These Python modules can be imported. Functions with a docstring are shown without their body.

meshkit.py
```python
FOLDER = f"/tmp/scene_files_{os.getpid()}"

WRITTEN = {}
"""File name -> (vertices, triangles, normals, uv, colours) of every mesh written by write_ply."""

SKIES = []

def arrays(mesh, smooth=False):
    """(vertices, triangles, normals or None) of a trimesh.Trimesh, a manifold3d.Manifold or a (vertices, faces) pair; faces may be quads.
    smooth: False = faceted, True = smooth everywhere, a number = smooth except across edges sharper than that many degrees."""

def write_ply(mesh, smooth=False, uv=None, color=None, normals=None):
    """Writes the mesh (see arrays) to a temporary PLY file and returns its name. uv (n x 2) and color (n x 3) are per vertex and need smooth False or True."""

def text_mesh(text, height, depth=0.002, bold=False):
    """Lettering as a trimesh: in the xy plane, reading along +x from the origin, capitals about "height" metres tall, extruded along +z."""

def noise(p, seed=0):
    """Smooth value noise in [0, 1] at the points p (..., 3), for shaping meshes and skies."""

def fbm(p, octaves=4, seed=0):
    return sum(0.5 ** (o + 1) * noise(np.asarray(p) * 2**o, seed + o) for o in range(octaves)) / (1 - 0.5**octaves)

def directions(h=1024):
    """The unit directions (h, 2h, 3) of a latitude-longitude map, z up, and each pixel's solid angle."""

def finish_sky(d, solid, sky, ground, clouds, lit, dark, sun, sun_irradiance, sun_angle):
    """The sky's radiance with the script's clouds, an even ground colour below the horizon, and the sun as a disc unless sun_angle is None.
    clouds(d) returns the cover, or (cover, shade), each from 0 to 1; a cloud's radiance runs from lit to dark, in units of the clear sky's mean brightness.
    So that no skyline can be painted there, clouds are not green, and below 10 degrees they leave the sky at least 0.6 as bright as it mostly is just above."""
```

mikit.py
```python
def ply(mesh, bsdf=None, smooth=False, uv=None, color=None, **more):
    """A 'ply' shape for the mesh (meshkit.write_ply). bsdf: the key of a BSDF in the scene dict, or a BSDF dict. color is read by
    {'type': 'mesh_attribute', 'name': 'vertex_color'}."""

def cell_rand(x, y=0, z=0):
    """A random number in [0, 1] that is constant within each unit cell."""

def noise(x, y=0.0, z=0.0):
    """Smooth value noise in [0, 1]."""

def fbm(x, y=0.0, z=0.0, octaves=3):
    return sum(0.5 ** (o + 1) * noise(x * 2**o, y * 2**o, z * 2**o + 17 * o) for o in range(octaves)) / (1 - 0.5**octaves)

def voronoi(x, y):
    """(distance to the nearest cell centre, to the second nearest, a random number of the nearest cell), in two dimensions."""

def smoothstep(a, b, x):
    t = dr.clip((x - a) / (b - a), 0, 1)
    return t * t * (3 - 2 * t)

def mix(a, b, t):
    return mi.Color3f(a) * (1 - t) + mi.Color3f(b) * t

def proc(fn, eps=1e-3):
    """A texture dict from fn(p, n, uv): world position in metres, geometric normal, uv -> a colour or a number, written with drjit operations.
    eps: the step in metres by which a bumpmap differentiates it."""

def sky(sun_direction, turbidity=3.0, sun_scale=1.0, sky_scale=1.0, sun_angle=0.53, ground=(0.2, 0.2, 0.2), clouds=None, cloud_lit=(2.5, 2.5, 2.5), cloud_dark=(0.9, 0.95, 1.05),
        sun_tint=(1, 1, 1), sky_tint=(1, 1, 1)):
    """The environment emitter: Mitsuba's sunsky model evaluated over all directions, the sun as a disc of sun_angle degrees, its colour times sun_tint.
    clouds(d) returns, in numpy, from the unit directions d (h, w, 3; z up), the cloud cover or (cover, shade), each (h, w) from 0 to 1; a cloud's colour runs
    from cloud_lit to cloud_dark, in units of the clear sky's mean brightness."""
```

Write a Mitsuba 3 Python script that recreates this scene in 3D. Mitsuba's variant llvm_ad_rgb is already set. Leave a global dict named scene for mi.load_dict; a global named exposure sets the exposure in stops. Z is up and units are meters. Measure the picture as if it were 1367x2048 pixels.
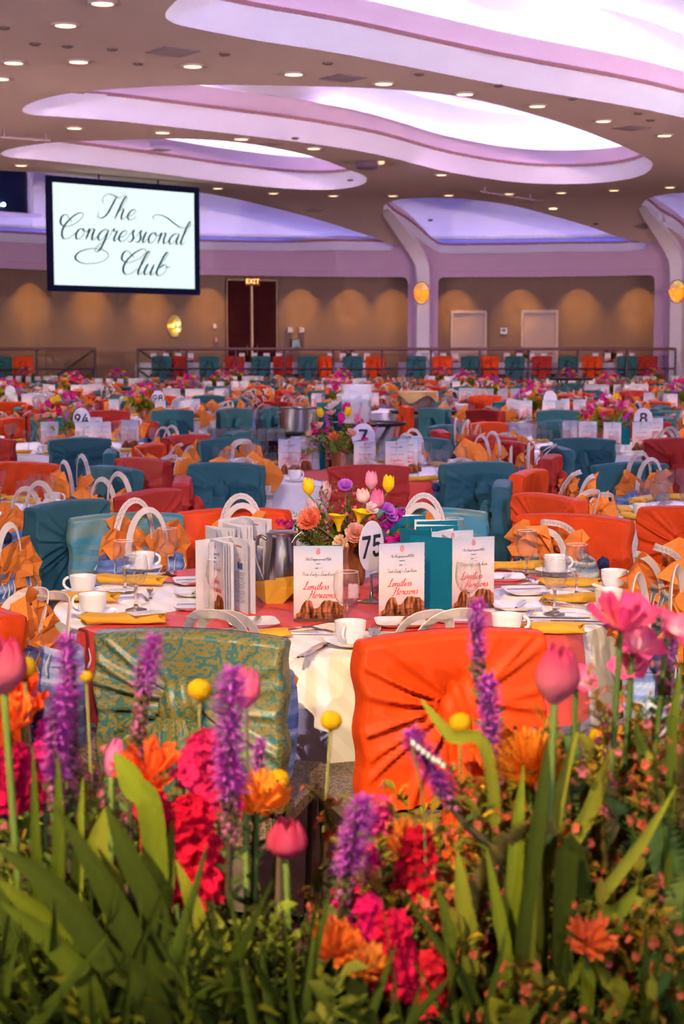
import math, random, numpy as np, trimesh, shapely, mitsuba as mi, mikit, meshkit
from shapely.geometry import Polygon, MultiPolygon, box as sbox
from mikit import noise, fbm, smoothstep, mix
import drjit as dr
T = mi.ScalarTransform4f
pi, cos, sin = math.pi, math.cos, math.sin
R = random.Random(75)
scene, labels = {}, {}

# ------------------------------------------------------------------ camera, light, exposure
FPX, EYE = 3130.0, np.array([0, 0, 1.58])
PITCH = math.atan(326 / FPX)
FWD, DOWN, RIGHT = np.array([0, cos(PITCH), -sin(PITCH)]), np.array([0, -sin(PITCH), -cos(PITCH)]), np.array([1.0, 0, 0])
scene['camera'] = {'type': 'thinlens', 'fov': math.degrees(2 * math.atan(683.5 / FPX)), 'fov_axis': 'x', 'aperture_radius': 0.0034, 'focus_distance': 4.75,
                   'near_clip': 0.05, 'far_clip': 200.0, 'to_world': T().look_at(origin=list(EYE), target=list(EYE + FWD), up=[0, 0, 1])}
exposure = 0.0

def rgb(*c): return {'type': 'rgb', 'value': [float(x) for x in (c if len(c) > 1 else c[0])]}
def spot(key, pos, target, col, power, cut, beam=None, w=1.0):
    scene[key] = {'type': 'spot', 'to_world': T().look_at(origin=list(pos), target=list(target), up=[0.01, 0.02, 1]), 'intensity': rgb([c * power for c in col]),
                  'cutoff_angle': float(cut), 'beam_width': float(beam or cut * .7), 'sampling_weight': float(w)}
WARM, LAV, PINK = (1.0, .74, .46), (.50, .46, 1.0), (1.0, .48, .72)
# added ambient fill for the unbuilt rest of the hall: even, dim lavender
scene['ambient_fill'] = {'type': 'constant', 'radiance': rgb(.026, .021, .036), 'sampling_weight': 4.0}
# the stage's own warm front light falls on the flower row and on table 75
spot('stage_key', (-1.1, -2.6, 5.05), (0.0, 5.2, .75), (1.0, .75, .48), 215, 12, 8, 8)
spot('stage_key_right', (3.4, -3.4, 5.0), (-.1, 4.8, .8), (1.0, .66, .38), 110, 11, 7, 4)
spot('flower_light', (-1.9, -1.6, 4.4), (-.05, 2.1, 1.28), (1.0, .80, .48), 330, 10, 2, 6)
# the house wash over the tables behind: angled down and back from the ceiling, blue violet near, pink and amber farther back
for i, (x, y, c, k) in enumerate([(-3, 5.5, (.36, .44, 1.0), 80), (3.2, 5.5, (.42, .45, 1.0), 80), (-4, 11, (.48, .50, 1.0), 110), (2.8, 11, (.60, .52, 1.0), 115), (-4.5, 17, (.80, .60, 1.0), 150),
                                  (2, 17, (.74, .58, 1.0), 150), (7, 18, (.74, .58, 1.0), 130), (-5, 23.5, (1.0, .64, .82), 170), (1, 23.5, (.95, .60, .94), 170), (7, 23.5, (.92, .58, .98), 170)]):
    spot(f'wash_light_{i}', (x, y + 4.2, 5.05), (x, y + 1.7, 0.6), c, k * (.8 if y < 12 else .50), 58, 4, 1.5)
spot('front_fill', (0, -3.0, 5.0), (0, 12, 1.0), (.62, .52, 1.0), 190, 14, 6, 2)  # added frontal fill for faces turned to the camera
spot('riser_wash', (2, 30, 5.0), (2, 37.8, 1.0), (.80, .42, .80), 60, 46, 4, 1.5)
# added fill lamps: warm for the ceiling, one violet for the petals' far walls
for i, (x, y, tx, ty, c, k) in enumerate([(-12.5, 9, -6, 15, (1, .80, .72), 860), (17, 9, 9, 15, (1, .80, .72), 1050), (-12, 22, -6.5, 26, (1, .64, .52), 260), (17, 22, 9, 26, (1, .62, .50), 520)]):
    spot(f'ceiling_fill_{i}', (x, y, 2.2), (tx, ty, 5.2), c, k, 66, 8, 1.5)
spot('petal_fill', (1.0, -6, 3.2), (.5, 26, 5.3), (.55, .54, 1.0), 800, 24, 6, 2)

def glint_lamp(i, p, r, c, k):  # added bulbs, unseen, only there to put glints in the glasses
    m = trimesh.creation.icosphere(subdivisions=2); key = 'glint_lamp' + (f'_{i:03d}' if i else '')
    scene[key] = {**mikit.ply((np.array(m.vertices) * r + np.array(p), np.array(m.faces)), {'type': 'diffuse'}), 'emitter': {'type': 'area', 'radiance': rgb([x * k for x in c]), 'sampling_weight': .04}}
    labels[key] = {'label': ['added warm glint bulb high behind the camera on the left', 'added warm glint bulb high behind the camera on the right', 'added warm glint bulb high over the planter', 'added violet glint bulb over the left of table 75', 'added violet glint bulb over the right of table 75'][i], 'category': 'lamp'}
for i, a in enumerate([((-1.1, -2.8, 5.08), .10, (1, .85, .65), 60), ((3.4, -3.6, 5.05), .10, (1, .8, .6), 60), ((-1.7, -1.8, 4.5), .07, (1, .85, .65), 60), ((-3, 5.5, 5.12), .06, (.8, .8, 1), 60), ((3.2, 5.5, 5.12), .06, (.8, .8, 1), 60)]): glint_lamp(i, *a)

# ------------------------------------------------------------------ pixels to points
def ray(px, py):
    d = FWD + RIGHT * ((px - 683.5) / FPX) + DOWN * ((py - 1024) / FPX)
    return d
def at_z(px, py, z):
    d = ray(px, py); t = (z - EYE[2]) / d[2]
    return EYE + d * t
def at_y(px, py, Y):
    d = ray(px, py)
    return EYE + d * (Y / d[1])
def to_px(p):
    q = np.asarray(p, float) - EYE; c = q @ FWD
    return 683.5 + FPX * (q @ RIGHT) / c, 1024 + FPX * (q @ DOWN) / c, c

# ------------------------------------------------------------------ materials (each once)
def mat(key, d): scene['mat_' + key] = d; return 'mat_' + key
def _coded(p, n, uv):
    """a face's own colour, kept in its uv (so that meshes of one material can be joined)"""
    u = uv.x + .25; r = dr.floor(u / 256); g = dr.floor(u - r * 256); b = dr.floor(uv.y + .25)
    return mi.Color3f(dr.square(r / 255), dr.square(g / 255), dr.square(b / 255))
VC = mikit.proc(_coded)
def two(d): return {'type': 'twosided', 'bsdf': d}
def prin(c, r=.5, m=0.0, **k):
    return two({'type': 'principled', 'base_color': c if isinstance(c, dict) else rgb(c), 'roughness': float(r), 'metallic': float(m), **k})
def diff(c): return two({'type': 'diffuse', 'reflectance': c if isinstance(c, dict) else rgb(c)})
VCF = mat('cloth', prin(VC, .75, specular=.2))
VCS = mat('satin', prin(VC, .62, sheen=.1, specular=.15))
VCP = mat('petal', {'type': 'principledthin', 'base_color': VC, 'roughness': .55, 'diff_trans': .55, 'spec_trans': 0.0})
VCM = mat('matte', diff(VC))
VCG = mat('gloss', prin(VC, .22, specular=.5))
CERAMIC = mat('ceramic', prin((.80, .77, .71), .16, specular=.55))
STEEL = mat('steel', prin((.66, .65, .64), .22, 1.0))
SILVER = mat('cutlery', prin((.72, .71, .70), .16, 1.0))
BRONZE = mat('bronze', prin((.20, .15, .10), .4, .6))
BLACK = mat('black', prin((.012, .012, .016), .45))
GLASS = mat('glass', {'type': 'thindielectric', 'int_ior': 1.5})
SOLIDGLASS = mat('solid_glass', {'type': 'dielectric', 'int_ior': 1.5})
GOLD = mat('gold', prin((.75, .45, .12), .28, 1.0))

# ------------------------------------------------------------------ meshes: (vertices, triangles) or with a colour per vertex
def nrm(v): v = np.asarray(v, float); return v / max(np.linalg.norm(v), 1e-12)
class MB:
    """joins pieces into one mesh"""
    def __init__(s): s.v, s.f, s.c, s.n = [], [], [], 0
    def add(s, mesh, col=None, mat4=None):
        v, f = np.asarray(mesh[0], float), np.asarray(mesh[1], int)
        if f.shape[1] == 4: f = np.vstack([f[:, [0, 1, 2]], f[:, [0, 2, 3]]])
        if mat4 is not None: v = v @ mat4[:3, :3].T + mat4[:3, 3]
        c = mesh[2] if len(mesh) > 2 and col is None else np.broadcast_to(np.asarray(col if col is not None else (.5, .5, .5), float), (len(v), 3))
        s.v.append(v); s.f.append(f + s.n); s.c.append(c); s.n += len(v)
        return s
    def pieces(s):
        at = np.cumsum([0] + [len(v) for v in s.v])
        return [(v, f - a, c) for v, f, c, a in zip(s.v, s.f, s.c, at)]
    def get(s): return np.vstack(s.v), np.vstack(s.f), np.vstack(s.c)
RAW = {}
def ply(mesh, bsdf, smooth=True, col=None):
    f = np.asarray(mesh[1], int)
    if f.shape[1] == 4: f = np.vstack([f[:, [0, 1, 2]], f[:, [0, 2, 3]]])
    v = np.asarray(mesh[0], float)
    if bsdf not in (VCF, VCS, VCP, VCM, VCG): return mikit.ply((v, f), bsdf, smooth=smooth)
    c = col if col is not None else mesh[2] if len(mesh) > 2 and mesh[2] is not None else (.5, .5, .5)
    c = np.sqrt(np.clip(np.asarray(c, float), 0, 1)) * 255; N = meshkit.arrays((v, f), True)[2] if smooth is True else None
    if c.ndim > 1 and np.ptp(c, axis=0).max() < 1: c = c[0]
    raw = (v, f, np.broadcast_to((c / 255) ** 2, (len(v), 3)))
    if c.ndim > 1:
        q = np.round(np.repeat(c[f].mean(1), 3, 0)); N = N[f].reshape(-1, 3) if N is not None else None; v, f = v[f].reshape(-1, 3), np.arange(f.size).reshape(-1, 3)
    else: q = np.broadcast_to(np.round(c), (len(v), 3))
    path = meshkit.write_ply((v, f), False, uv=np.stack([q[:, 0] * 256 + q[:, 1], q[:, 2]], 1), normals=N); RAW[path] = raw
    return {'type': 'ply', 'filename': path, 'face_normals': N is None, 'bsdf': {'type': 'ref', 'id': bsdf}}
def grid_faces(m, n, wrap=False):
    """m rows of n points -> quads; wrap joins the last column to the first"""
    i, j = np.meshgrid(np.arange(m - 1), np.arange(n if wrap else n - 1), indexing='ij')
    a, b = i * n + j, i * n + (j + 1) % n
    return np.stack([a, b, b + n, a + n], -1).reshape(-1, 4)
def lathe(prof, n=24, close=False):
    prof = np.asarray(prof, float); a = np.arange(n) * 2 * pi / n
    v = np.stack([prof[:, :1] * np.cos(a), prof[:, :1] * np.sin(a), np.repeat(prof[:, 1:], n, 1)], -1).reshape(-1, 3)
    return v, grid_faces(len(prof), n, True)
def frames(P):
    P = np.asarray(P, float); t = np.gradient(P, axis=0); t /= np.linalg.norm(t, axis=1, keepdims=True) + 1e-12
    u = np.zeros_like(P); ref = np.array([0, 0, 1.0]) if abs(t[0][2]) < .9 else np.array([1.0, 0, 0])
    for i in range(len(P)):
        w = ref - t[i] * (ref @ t[i]); u[i] = w / (np.linalg.norm(w) + 1e-12); ref = u[i]
    return t, u, np.cross(t, u)
def tube(P, r, n=8, caps=True):
    P = np.asarray(P, float); t, u, w = frames(P); r = np.broadcast_to(np.asarray(r, float), (len(P),))
    a = np.arange(n) * 2 * pi / n
    v = (P[:, None] + r[:, None, None] * (np.cos(a)[None, :, None] * u[:, None] + np.sin(a)[None, :, None] * w[:, None])).reshape(-1, 3)
    f = grid_faces(len(P), n, True); f = np.vstack([f[:, [0, 1, 2]], f[:, [0, 2, 3]]])
    if caps:
        k = np.arange(1, n - 1); e = (len(P) - 1) * n
        f = np.vstack([f, np.stack([k * 0, k + 1, k], 1), np.stack([k * 0, k, k + 1], 1) + e])
    return v, f
def ribbon(P, W, thick=0.0):
    """a strip along P with half-width vectors W"""
    P, W = np.asarray(P, float), np.asarray(W, float)
    if not thick: return np.stack([P - W, P + W], 1).reshape(-1, 3), grid_faces(len(P), 2)
    t, _, _ = frames(P); n = np.cross(t, W); n *= thick / 2 / (np.linalg.norm(n, axis=1, keepdims=True) + 1e-12)
    return np.stack([P - W - n, P + W - n, P + W + n, P - W + n], 1).reshape(-1, 3), grid_faces(len(P), 4, True)
def bbox(c, s, bev=0.0):
    """a box with chamfered edges, centre c and size s"""
    c, h = np.asarray(c, float), np.asarray(s, float) / 2
    if not bev:
        v = np.array([[x, y, z] for x in (-1, 1) for y in (-1, 1) for z in (-1, 1)], float) * h + c
        return v, np.array([[0, 1, 3, 2], [4, 6, 7, 5], [0, 4, 5, 1], [2, 3, 7, 6], [0, 2, 6, 4], [1, 5, 7, 3]])
    pts = []
    for x in (-1, 1):
        for y in (-1, 1):
            for z in (-1, 1):
                for k in range(3):
                    q = np.array([x, y, z]) * (h - bev); q[k] = (x, y, z)[k] * h[k]; pts.append(q + c)
    m = trimesh.convex.convex_hull(np.array(pts))
    return np.array(m.vertices), np.array(m.faces)
def catmull(pts, per=6):
    P = np.asarray(pts, float)
    if len(P) < 3: return np.array([P[0] + (P[-1] - P[0]) * t for t in np.linspace(0, 1, 3)])
    Q = np.vstack([2 * P[0] - P[1], P, 2 * P[-1] - P[-2]]); out = []
    for i in range(1, len(Q) - 2):
        a, b, c, d = Q[i - 1:i + 3]
        for t in np.arange(per) / per:
            out.append(.5 * (2 * b + (c - a) * t + (2 * a - 5 * b + 4 * c - d) * t * t + (3 * b - a - 3 * c + d) * t ** 3))
    return np.array(out + [P[-1]])
def blob(r, sub=2, amp=0.0, fr=3.0, seed=0):
    m = trimesh.creation.icosphere(subdivisions=sub); v = np.array(m.vertices)
    if amp: v = v * (1 + amp * (meshkit.fbm(v * fr + 7.3, 2, seed) - .5)[:, None] * 2)
    return v * np.asarray(r, float), np.array(m.faces)
def M4(t=(0, 0, 0), rz=0.0, s=1.0, rx=0.0, ry=0.0):
    cz, sz, cx, sx, cy, sy = cos(rz), sin(rz), cos(rx), sin(rx), cos(ry), sin(ry)
    Rz = np.array([[cz, -sz, 0], [sz, cz, 0], [0, 0, 1]]); Rx = np.array([[1, 0, 0], [0, cx, -sx], [0, sx, cx]]); Ry = np.array([[cy, 0, sy], [0, 1, 0], [-sy, 0, cy]])
    m = np.eye(4); m[:3, :3] = Rz @ Ry @ Rx * s; m[:3, 3] = t
    return m
def align(t, d, roll=0.0, s=1.0):
    """a matrix that puts local +z along d at t"""
    z = nrm(d); x = nrm(np.cross([0, 1, 0] if abs(z[1]) < .9 else [1, 0, 0], z)); y = np.cross(z, x)
    m = np.eye(4); c, q = cos(roll), sin(roll)
    m[:3, 0], m[:3, 1], m[:3, 2], m[:3, 3] = (x * c + y * q) * s, (y * c - x * q) * s, z * s, t
    return m
def xf(mesh, m): return (np.asarray(mesh[0]) @ m[:3, :3].T + m[:3, 3], *mesh[1:])

# ------------------------------------------------------------------ things
COUNT = {}
def numbered(name):
    k = COUNT.get(name, 0); COUNT[name] = k + 1
    return name if k == 0 else f'{name}_{k:03d}'
def lab(key, label, cat=None, group=None, kind=None):
    d = {'label': label}
    if cat: d['category'] = cat
    if group: d['group'] = group
    if kind: d['kind'] = kind
    labels[key] = d
def struct(key, mesh, bsdf, smooth=False, label=None, **k):
    scene[key] = {**ply(mesh, bsdf, smooth), **k}
    if '__' not in key: labels[key] = {'kind': 'structure', **({'label': label} if label else {})}
    elif label: labels[key] = {'label': label}
def place(name, proto, m, label, cat, group=None, kind=None, plabels=None):
    """one thing from a list of (part, shape dict); part '' = the thing itself"""
    key = numbered(name); tw = T(np.asarray(m, float))
    for part, d in proto:
        scene[key + ('__' + part if part else '')] = {**d, 'to_world': tw}
        if part.split('__')[-1] in ('fringe', 'blooms', 'foliage', 'print'): labels[key + '__' + part] = {'kind': 'stuff'}
        if plabels and part in plabels: labels[key + '__' + part] = {'label': plabels[part]}
    lab(key, label, cat, group, kind)
    return key
class Proto(list):
    def part(s, name, mesh, bsdf, smooth=True, col=None):
        have = [p for p, _ in s]; k, n = 0, name
        while n in have: k += 1; n = f'{name}_{k:03d}'
        s.append((n, ply(mesh, bsdf, smooth, col))); return n
    def same(s, name, d):
        have = [p for p, _ in s]; k, n = 0, name
        while n in have: k += 1; n = f'{name}_{k:03d}'
        s.append((n, d)); return n
# ------------------------------------------------------------------ the hall: a round ballroom, its shell a surface of revolution about HC
HC, CEIL, RB, RF, ZF = np.array([2.5, 28.9]), 5.2, 9.4, 14.5, 3.9       # centre, ceiling height, radius where the ceiling starts to bend, fascia radius, height where it is upright
NB = 24
_a = np.linspace(0, pi / 2, NB)
PR = np.concatenate([[RB], RB + (RF - RB) * np.sin(_a)[1:], [RF]]); PZ = np.concatenate([[CEIL], ZF + (CEIL - ZF) * np.cos(_a)[1:], [-1.0]])
PS = RB + np.concatenate([[0], np.cumsum(np.hypot(np.diff(PR), np.diff(PZ)))])
def shell(P, off=0.0):
    """points of the unrolled plan -> points of the shell, moved off it by off (outwards and up)"""
    P = np.asarray(P, float); q = P - HC; s = np.linalg.norm(q, axis=1); u = q / np.maximum(s, 1e-9)[:, None]
    c = u[:, 1]; w = np.clip(c / .3, 0, 1); w = w * w * (3 - 2 * w)
    sb = np.where(s < RB, RB, s)
    r, z = np.interp(sb, PS, PR), np.interp(sb, PS, PZ)
    dr_, dz_ = np.interp(sb + .02, PS, PR) - np.interp(sb - .02, PS, PR), np.interp(sb + .02, PS, PZ) - np.interp(sb - .02, PS, PZ)
    dr_ = np.where(s < RB, 1, dr_); dz_ = np.where(s < RB, 0, dz_)
    L = np.hypot(dr_, dz_) + 1e-12; nr, nz = -dz_ / L, dr_ / L
    r = np.where(s < RB, s, r); z = np.where(s < RB, CEIL, z)
    r, z, nr, nz = s * (1 - w) + r * w, CEIL * (1 - w) + z * w, nr * w, nz * w + (1 - w)
    out = np.concatenate([HC + u * (r + nr * off)[:, None], (z + nz * off)[:, None]], 1)
    return out
_sd = np.linspace(RB, PS[-1], 1600)
_sr, _sz = np.interp(_sd, PS, PR), np.interp(_sd, PS, PZ)
def px_shell(px, py):
    """where the picture's ray meets the shell, in the unrolled plan"""
    d = ray(px, py)
    if d[2] > 1e-6:
        t = (CEIL - EYE[2]) / d[2]; p = (EYE + d * t)[:2]
        if p[1] < HC[1] or np.linalg.norm(p - HC) < RB: return p
    ts = np.linspace(20, 60, 4000); P = EYE + d * ts[:, None]; q = P[:, :2] - HC; rho = np.linalg.norm(q, axis=1)
    ok = (P[:, 1] > HC[1]) & (rho > RB - .3)
    zc = np.where(rho < RF, np.interp(rho, PR[:-1], PZ[:-1]), -9)
    hit = np.nonzero(ok & (P[:, 2] >= zc))[0]
    i = hit[0] if len(hit) else len(ts) - 1
    r, z = rho[i], P[i, 2]; u = q[i] / r
    k = np.argmin((_sr - r) ** 2 + (_sz - z) ** 2)
    return HC + u * _sd[k]
def s_of_z(z): return float(np.interp(-z, -PZ[1:], PS[1:]))
def smoothpoly(pts, per=5, closed=True):
    P = np.asarray(pts, float); n = len(P); out = []
    for i in range(n):
        a, b, c, d = P[(i - 1) % n], P[i], P[(i + 1) % n], P[(i + 2) % n]
        for t in np.arange(per) / per:
            out.append(.5 * (2 * b + (c - a) * t + (2 * a - 5 * b + 4 * c - d) * t * t + (3 * b - a - 3 * c + d) * t ** 3))
    return Polygon(out).buffer(0)
def lobe(px): return smoothpoly([px_shell(*p) for p in px])
def tri_poly(poly, cell=0.5):
    """triangles of a plan polygon, cut along a grid so that it can be bent"""
    x0, y0, x1, y1 = poly.bounds; xs, ys = np.arange(math.floor(x0 / cell), math.ceil(x1 / cell)) * cell, np.arange(math.floor(y0 / cell), math.ceil(y1 / cell)) * cell
    X, Y = np.meshgrid(xs, ys); cells = shapely.box(X.ravel(), Y.ravel(), X.ravel() + cell, Y.ravel() + cell)
    shapely.prepare(poly); full = shapely.contains(poly, cells); part = shapely.intersects(poly, cells) & ~full
    c = np.stack([X.ravel(), Y.ravel()], 1)[full]
    V = [np.stack([c, c + [cell, 0], c + cell, c + [0, cell]], 1).reshape(-1, 2)]; k = np.arange(len(c))[:, None] * 4
    F = [np.vstack([k + [0, 1, 2], k + [0, 2, 3]])]; n = len(V[0])
    for g in cells[part]:
        h = poly.intersection(g)
        for q in getattr(h, 'geoms', [h]):
            if q.geom_type != 'Polygon' or q.area < 1e-7: continue
            for t in shapely.constrained_delaunay_triangles(q).geoms:
                p = np.array(t.exterior.coords)[:3]
                if np.cross(p[1] - p[0], p[2] - p[0]) < 0: p = p[::-1]
                V.append(p); F.append(np.array([[n, n + 1, n + 2]])); n += 3
    v, f = np.vstack(V), np.vstack(F)
    _, first, inv = np.unique(np.round(v, 5), axis=0, return_index=True, return_inverse=True); f = inv.ravel()[f]; v = v[first]
    return v, f[(f[:, 0] != f[:, 1]) & (f[:, 1] != f[:, 2]) & (f[:, 0] != f[:, 2])]
def ring(poly, step=.12):
    e = poly.exterior; n = max(int(e.length / step), 12)
    return np.array([e.interpolate(i / n, normalized=True).coords[0] for i in range(n)])
def sheet(rows):
    n = len(rows[0]); return np.vstack(rows), grid_faces(len(rows), n, True)

CEILM = mat('ceiling_paint', diff(mikit.proc(lambda p, n, uv: mix((.60, .47, .43), (.53, .40, .37), fbm(p.x * .3, p.y * .3, p.z, 2)))))
LAVM = mat('recess_paint', diff((.74, .68, .80)))  # white surfaces, with the lavender light on them put into the colour
PINKM = mat('recess_upper_paint', diff((.64, .47, .62)))  # the upper band's pinker light put into its colour
FASM = mat('fascia_paint', diff((.50, .33, .50)))  # white wall with the purple light baked into its colour
LINEM = mat('recess_line', diff((.34, .17, .20)))
WHITEM = mat('cove_white', diff((.84, .82, .88)))
WALLM = mat('wall_fabric', diff(mikit.proc(lambda p, n, uv: mix((.225, .150, .122), (.195, .128, .105), fbm(p.x * 9, p.y * 9, p.z * .8, 3)))))
DARKWOOD = mat('dark_wood', diff((.05, .011, .012)))
DOORM = mat('door_paint', prin((.34, .245, .24), .5))
FLOORM = mat('carpet', diff(mikit.proc(lambda p, n, uv: mix((.045, .03, .05), (.12, .06, .07), smoothstep(.45, .6, fbm(p.x * 3, p.y * 3, 0, 3))))))
DRAPE = mat('dark_drape', diff((.012, .011, .02)))

# petals of the ceiling, as plan outlines
L1 = lobe([(330, 30), (343, 44), (385, 56), (520, 82), (700, 111), (1000, 170), (1367, 236), (1700, 330), (1820, 250), (1700, 60), (1300, -190), (900, -300), (560, -180), (390, -30), (345, 8)])
L2 = lobe([(46, 216), (62, 229), (150, 236), (300, 249), (700, 299), (900, 345), (1050, 366), (1180, 367), (1270, 355), (1304, 333), (1285, 312), (1190, 270), (1080, 233), (930, 195), (770, 178), (560, 171), (350, 171), (170, 183), (85, 198)])
L3 = lobe([(2, 306), (20, 315), (100, 322), (300, 345), (450, 365), (580, 378), (670, 379), (722, 370), (732, 355), (700, 340), (620, 312), (500, 288), (380, 278), (250, 279), (100, 286), (30, 296)])
L4 = lobe([(-560, 330), (-250, 337), (0, 341), (80, 345), (200, 356), (400, 385), (560, 419), (690, 456), (765, 481), (785, 492), (778, 500), (700, 500), (550, 501), (400, 499), (250, 496), (0, 482), (-250, 462), (-560, 420)])
L5 = lobe([(765, 418), (778, 404), (815, 397), (900, 396), (990, 405), (1110, 433), (1230, 472), (1284, 484), (1291, 492), (1280, 499), (1200, 503), (1050, 505), (950, 506), (893, 506), (868, 500), (845, 484), (815, 462), (780, 440)])
L6 = lobe([(1283, 413), (1297, 397), (1335, 388), (1420, 384), (1560, 395), (1700, 440), (1745, 470), (1730, 484), (1600, 494), (1450, 500), (1400, 500), (1378, 488), (1350, 464), (1310, 440)])
LOBES = [L1, L2, L3, L4, L5, L6]
# bays of the back wall below the fascia, between the columns
def theta(px, Y=43.2): p = at_y(px, 640, Y); q = p[:2] - HC; return math.atan2(q[0], q[1])
def bay(t0, t1, ztop=3.54):
    s0, s1 = s_of_z(ztop), PS[-1] + 1; k = .16
    tt = np.unique(np.concatenate([np.linspace(t0, t1, 60), t0 + np.linspace(0, k / s0, 10), t1 - np.linspace(0, k / s0, 10)])); P = []
    for t in tt:
        e = min((t - t0) * s0, (t1 - t) * s0, k); P.append((t, s0 + k - math.sqrt(max(k * k - (k - e) ** 2, 0))))
    P += [(t, s1) for t in tt[::-1]]
    return Polygon([HC + s * np.array([sin(t), cos(t)]) for t, s in P]).buffer(0)
BAYS = [bay(-1.35, theta(816)), bay(theta(876), theta(1325)), bay(theta(1386), 1.3)]
sect = [HC + PS[-1] * np.array([sin(t), cos(t)]) for t in np.linspace(-1.45, 1.45, 60)]
dom = Polygon([(-13.5, -7), (18.5, -7), (18.5, 28.9)] + sect[::-1] + [(-13.5, 28.9)]).buffer(0)
dom = dom.difference(shapely.union_all(LOBES + BAYS))
fas = Polygon([HC + s * np.array([sin(t), cos(t)]) for t, s in [(t, s_of_z(4.40)) for t in np.linspace(-1.5, 1.5, 80)]] + [HC + (PS[-1] + 3) * np.array([sin(t), cos(t)]) for t in np.linspace(1.5, -1.5, 80)]).buffer(0)
for nm, part_, bs, lb in (('ceiling', dom.difference(fas), CEILM, 'beige curved ballroom ceiling with oval light recesses'), ('wall_fascia', dom.intersection(fas), FASM, 'curved band tinted with mauve light above the back wall, running down into the columns')):
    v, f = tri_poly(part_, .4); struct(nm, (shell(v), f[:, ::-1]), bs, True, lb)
def emit(c, k=1.0): return {'type': 'area', 'radiance': rgb([x * k for x in c])}
COVE = [(.74, .74, 1.0), (.62, .62, 1.0), (.62, .62, 1.0), (.42, .42, 1.0), (.46, .46, 1.0), (.46, .46, 1.0)]
COVEK = [34, 34, 40, 7, 8, 8]
BACK = [3, 4, 5]
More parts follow.
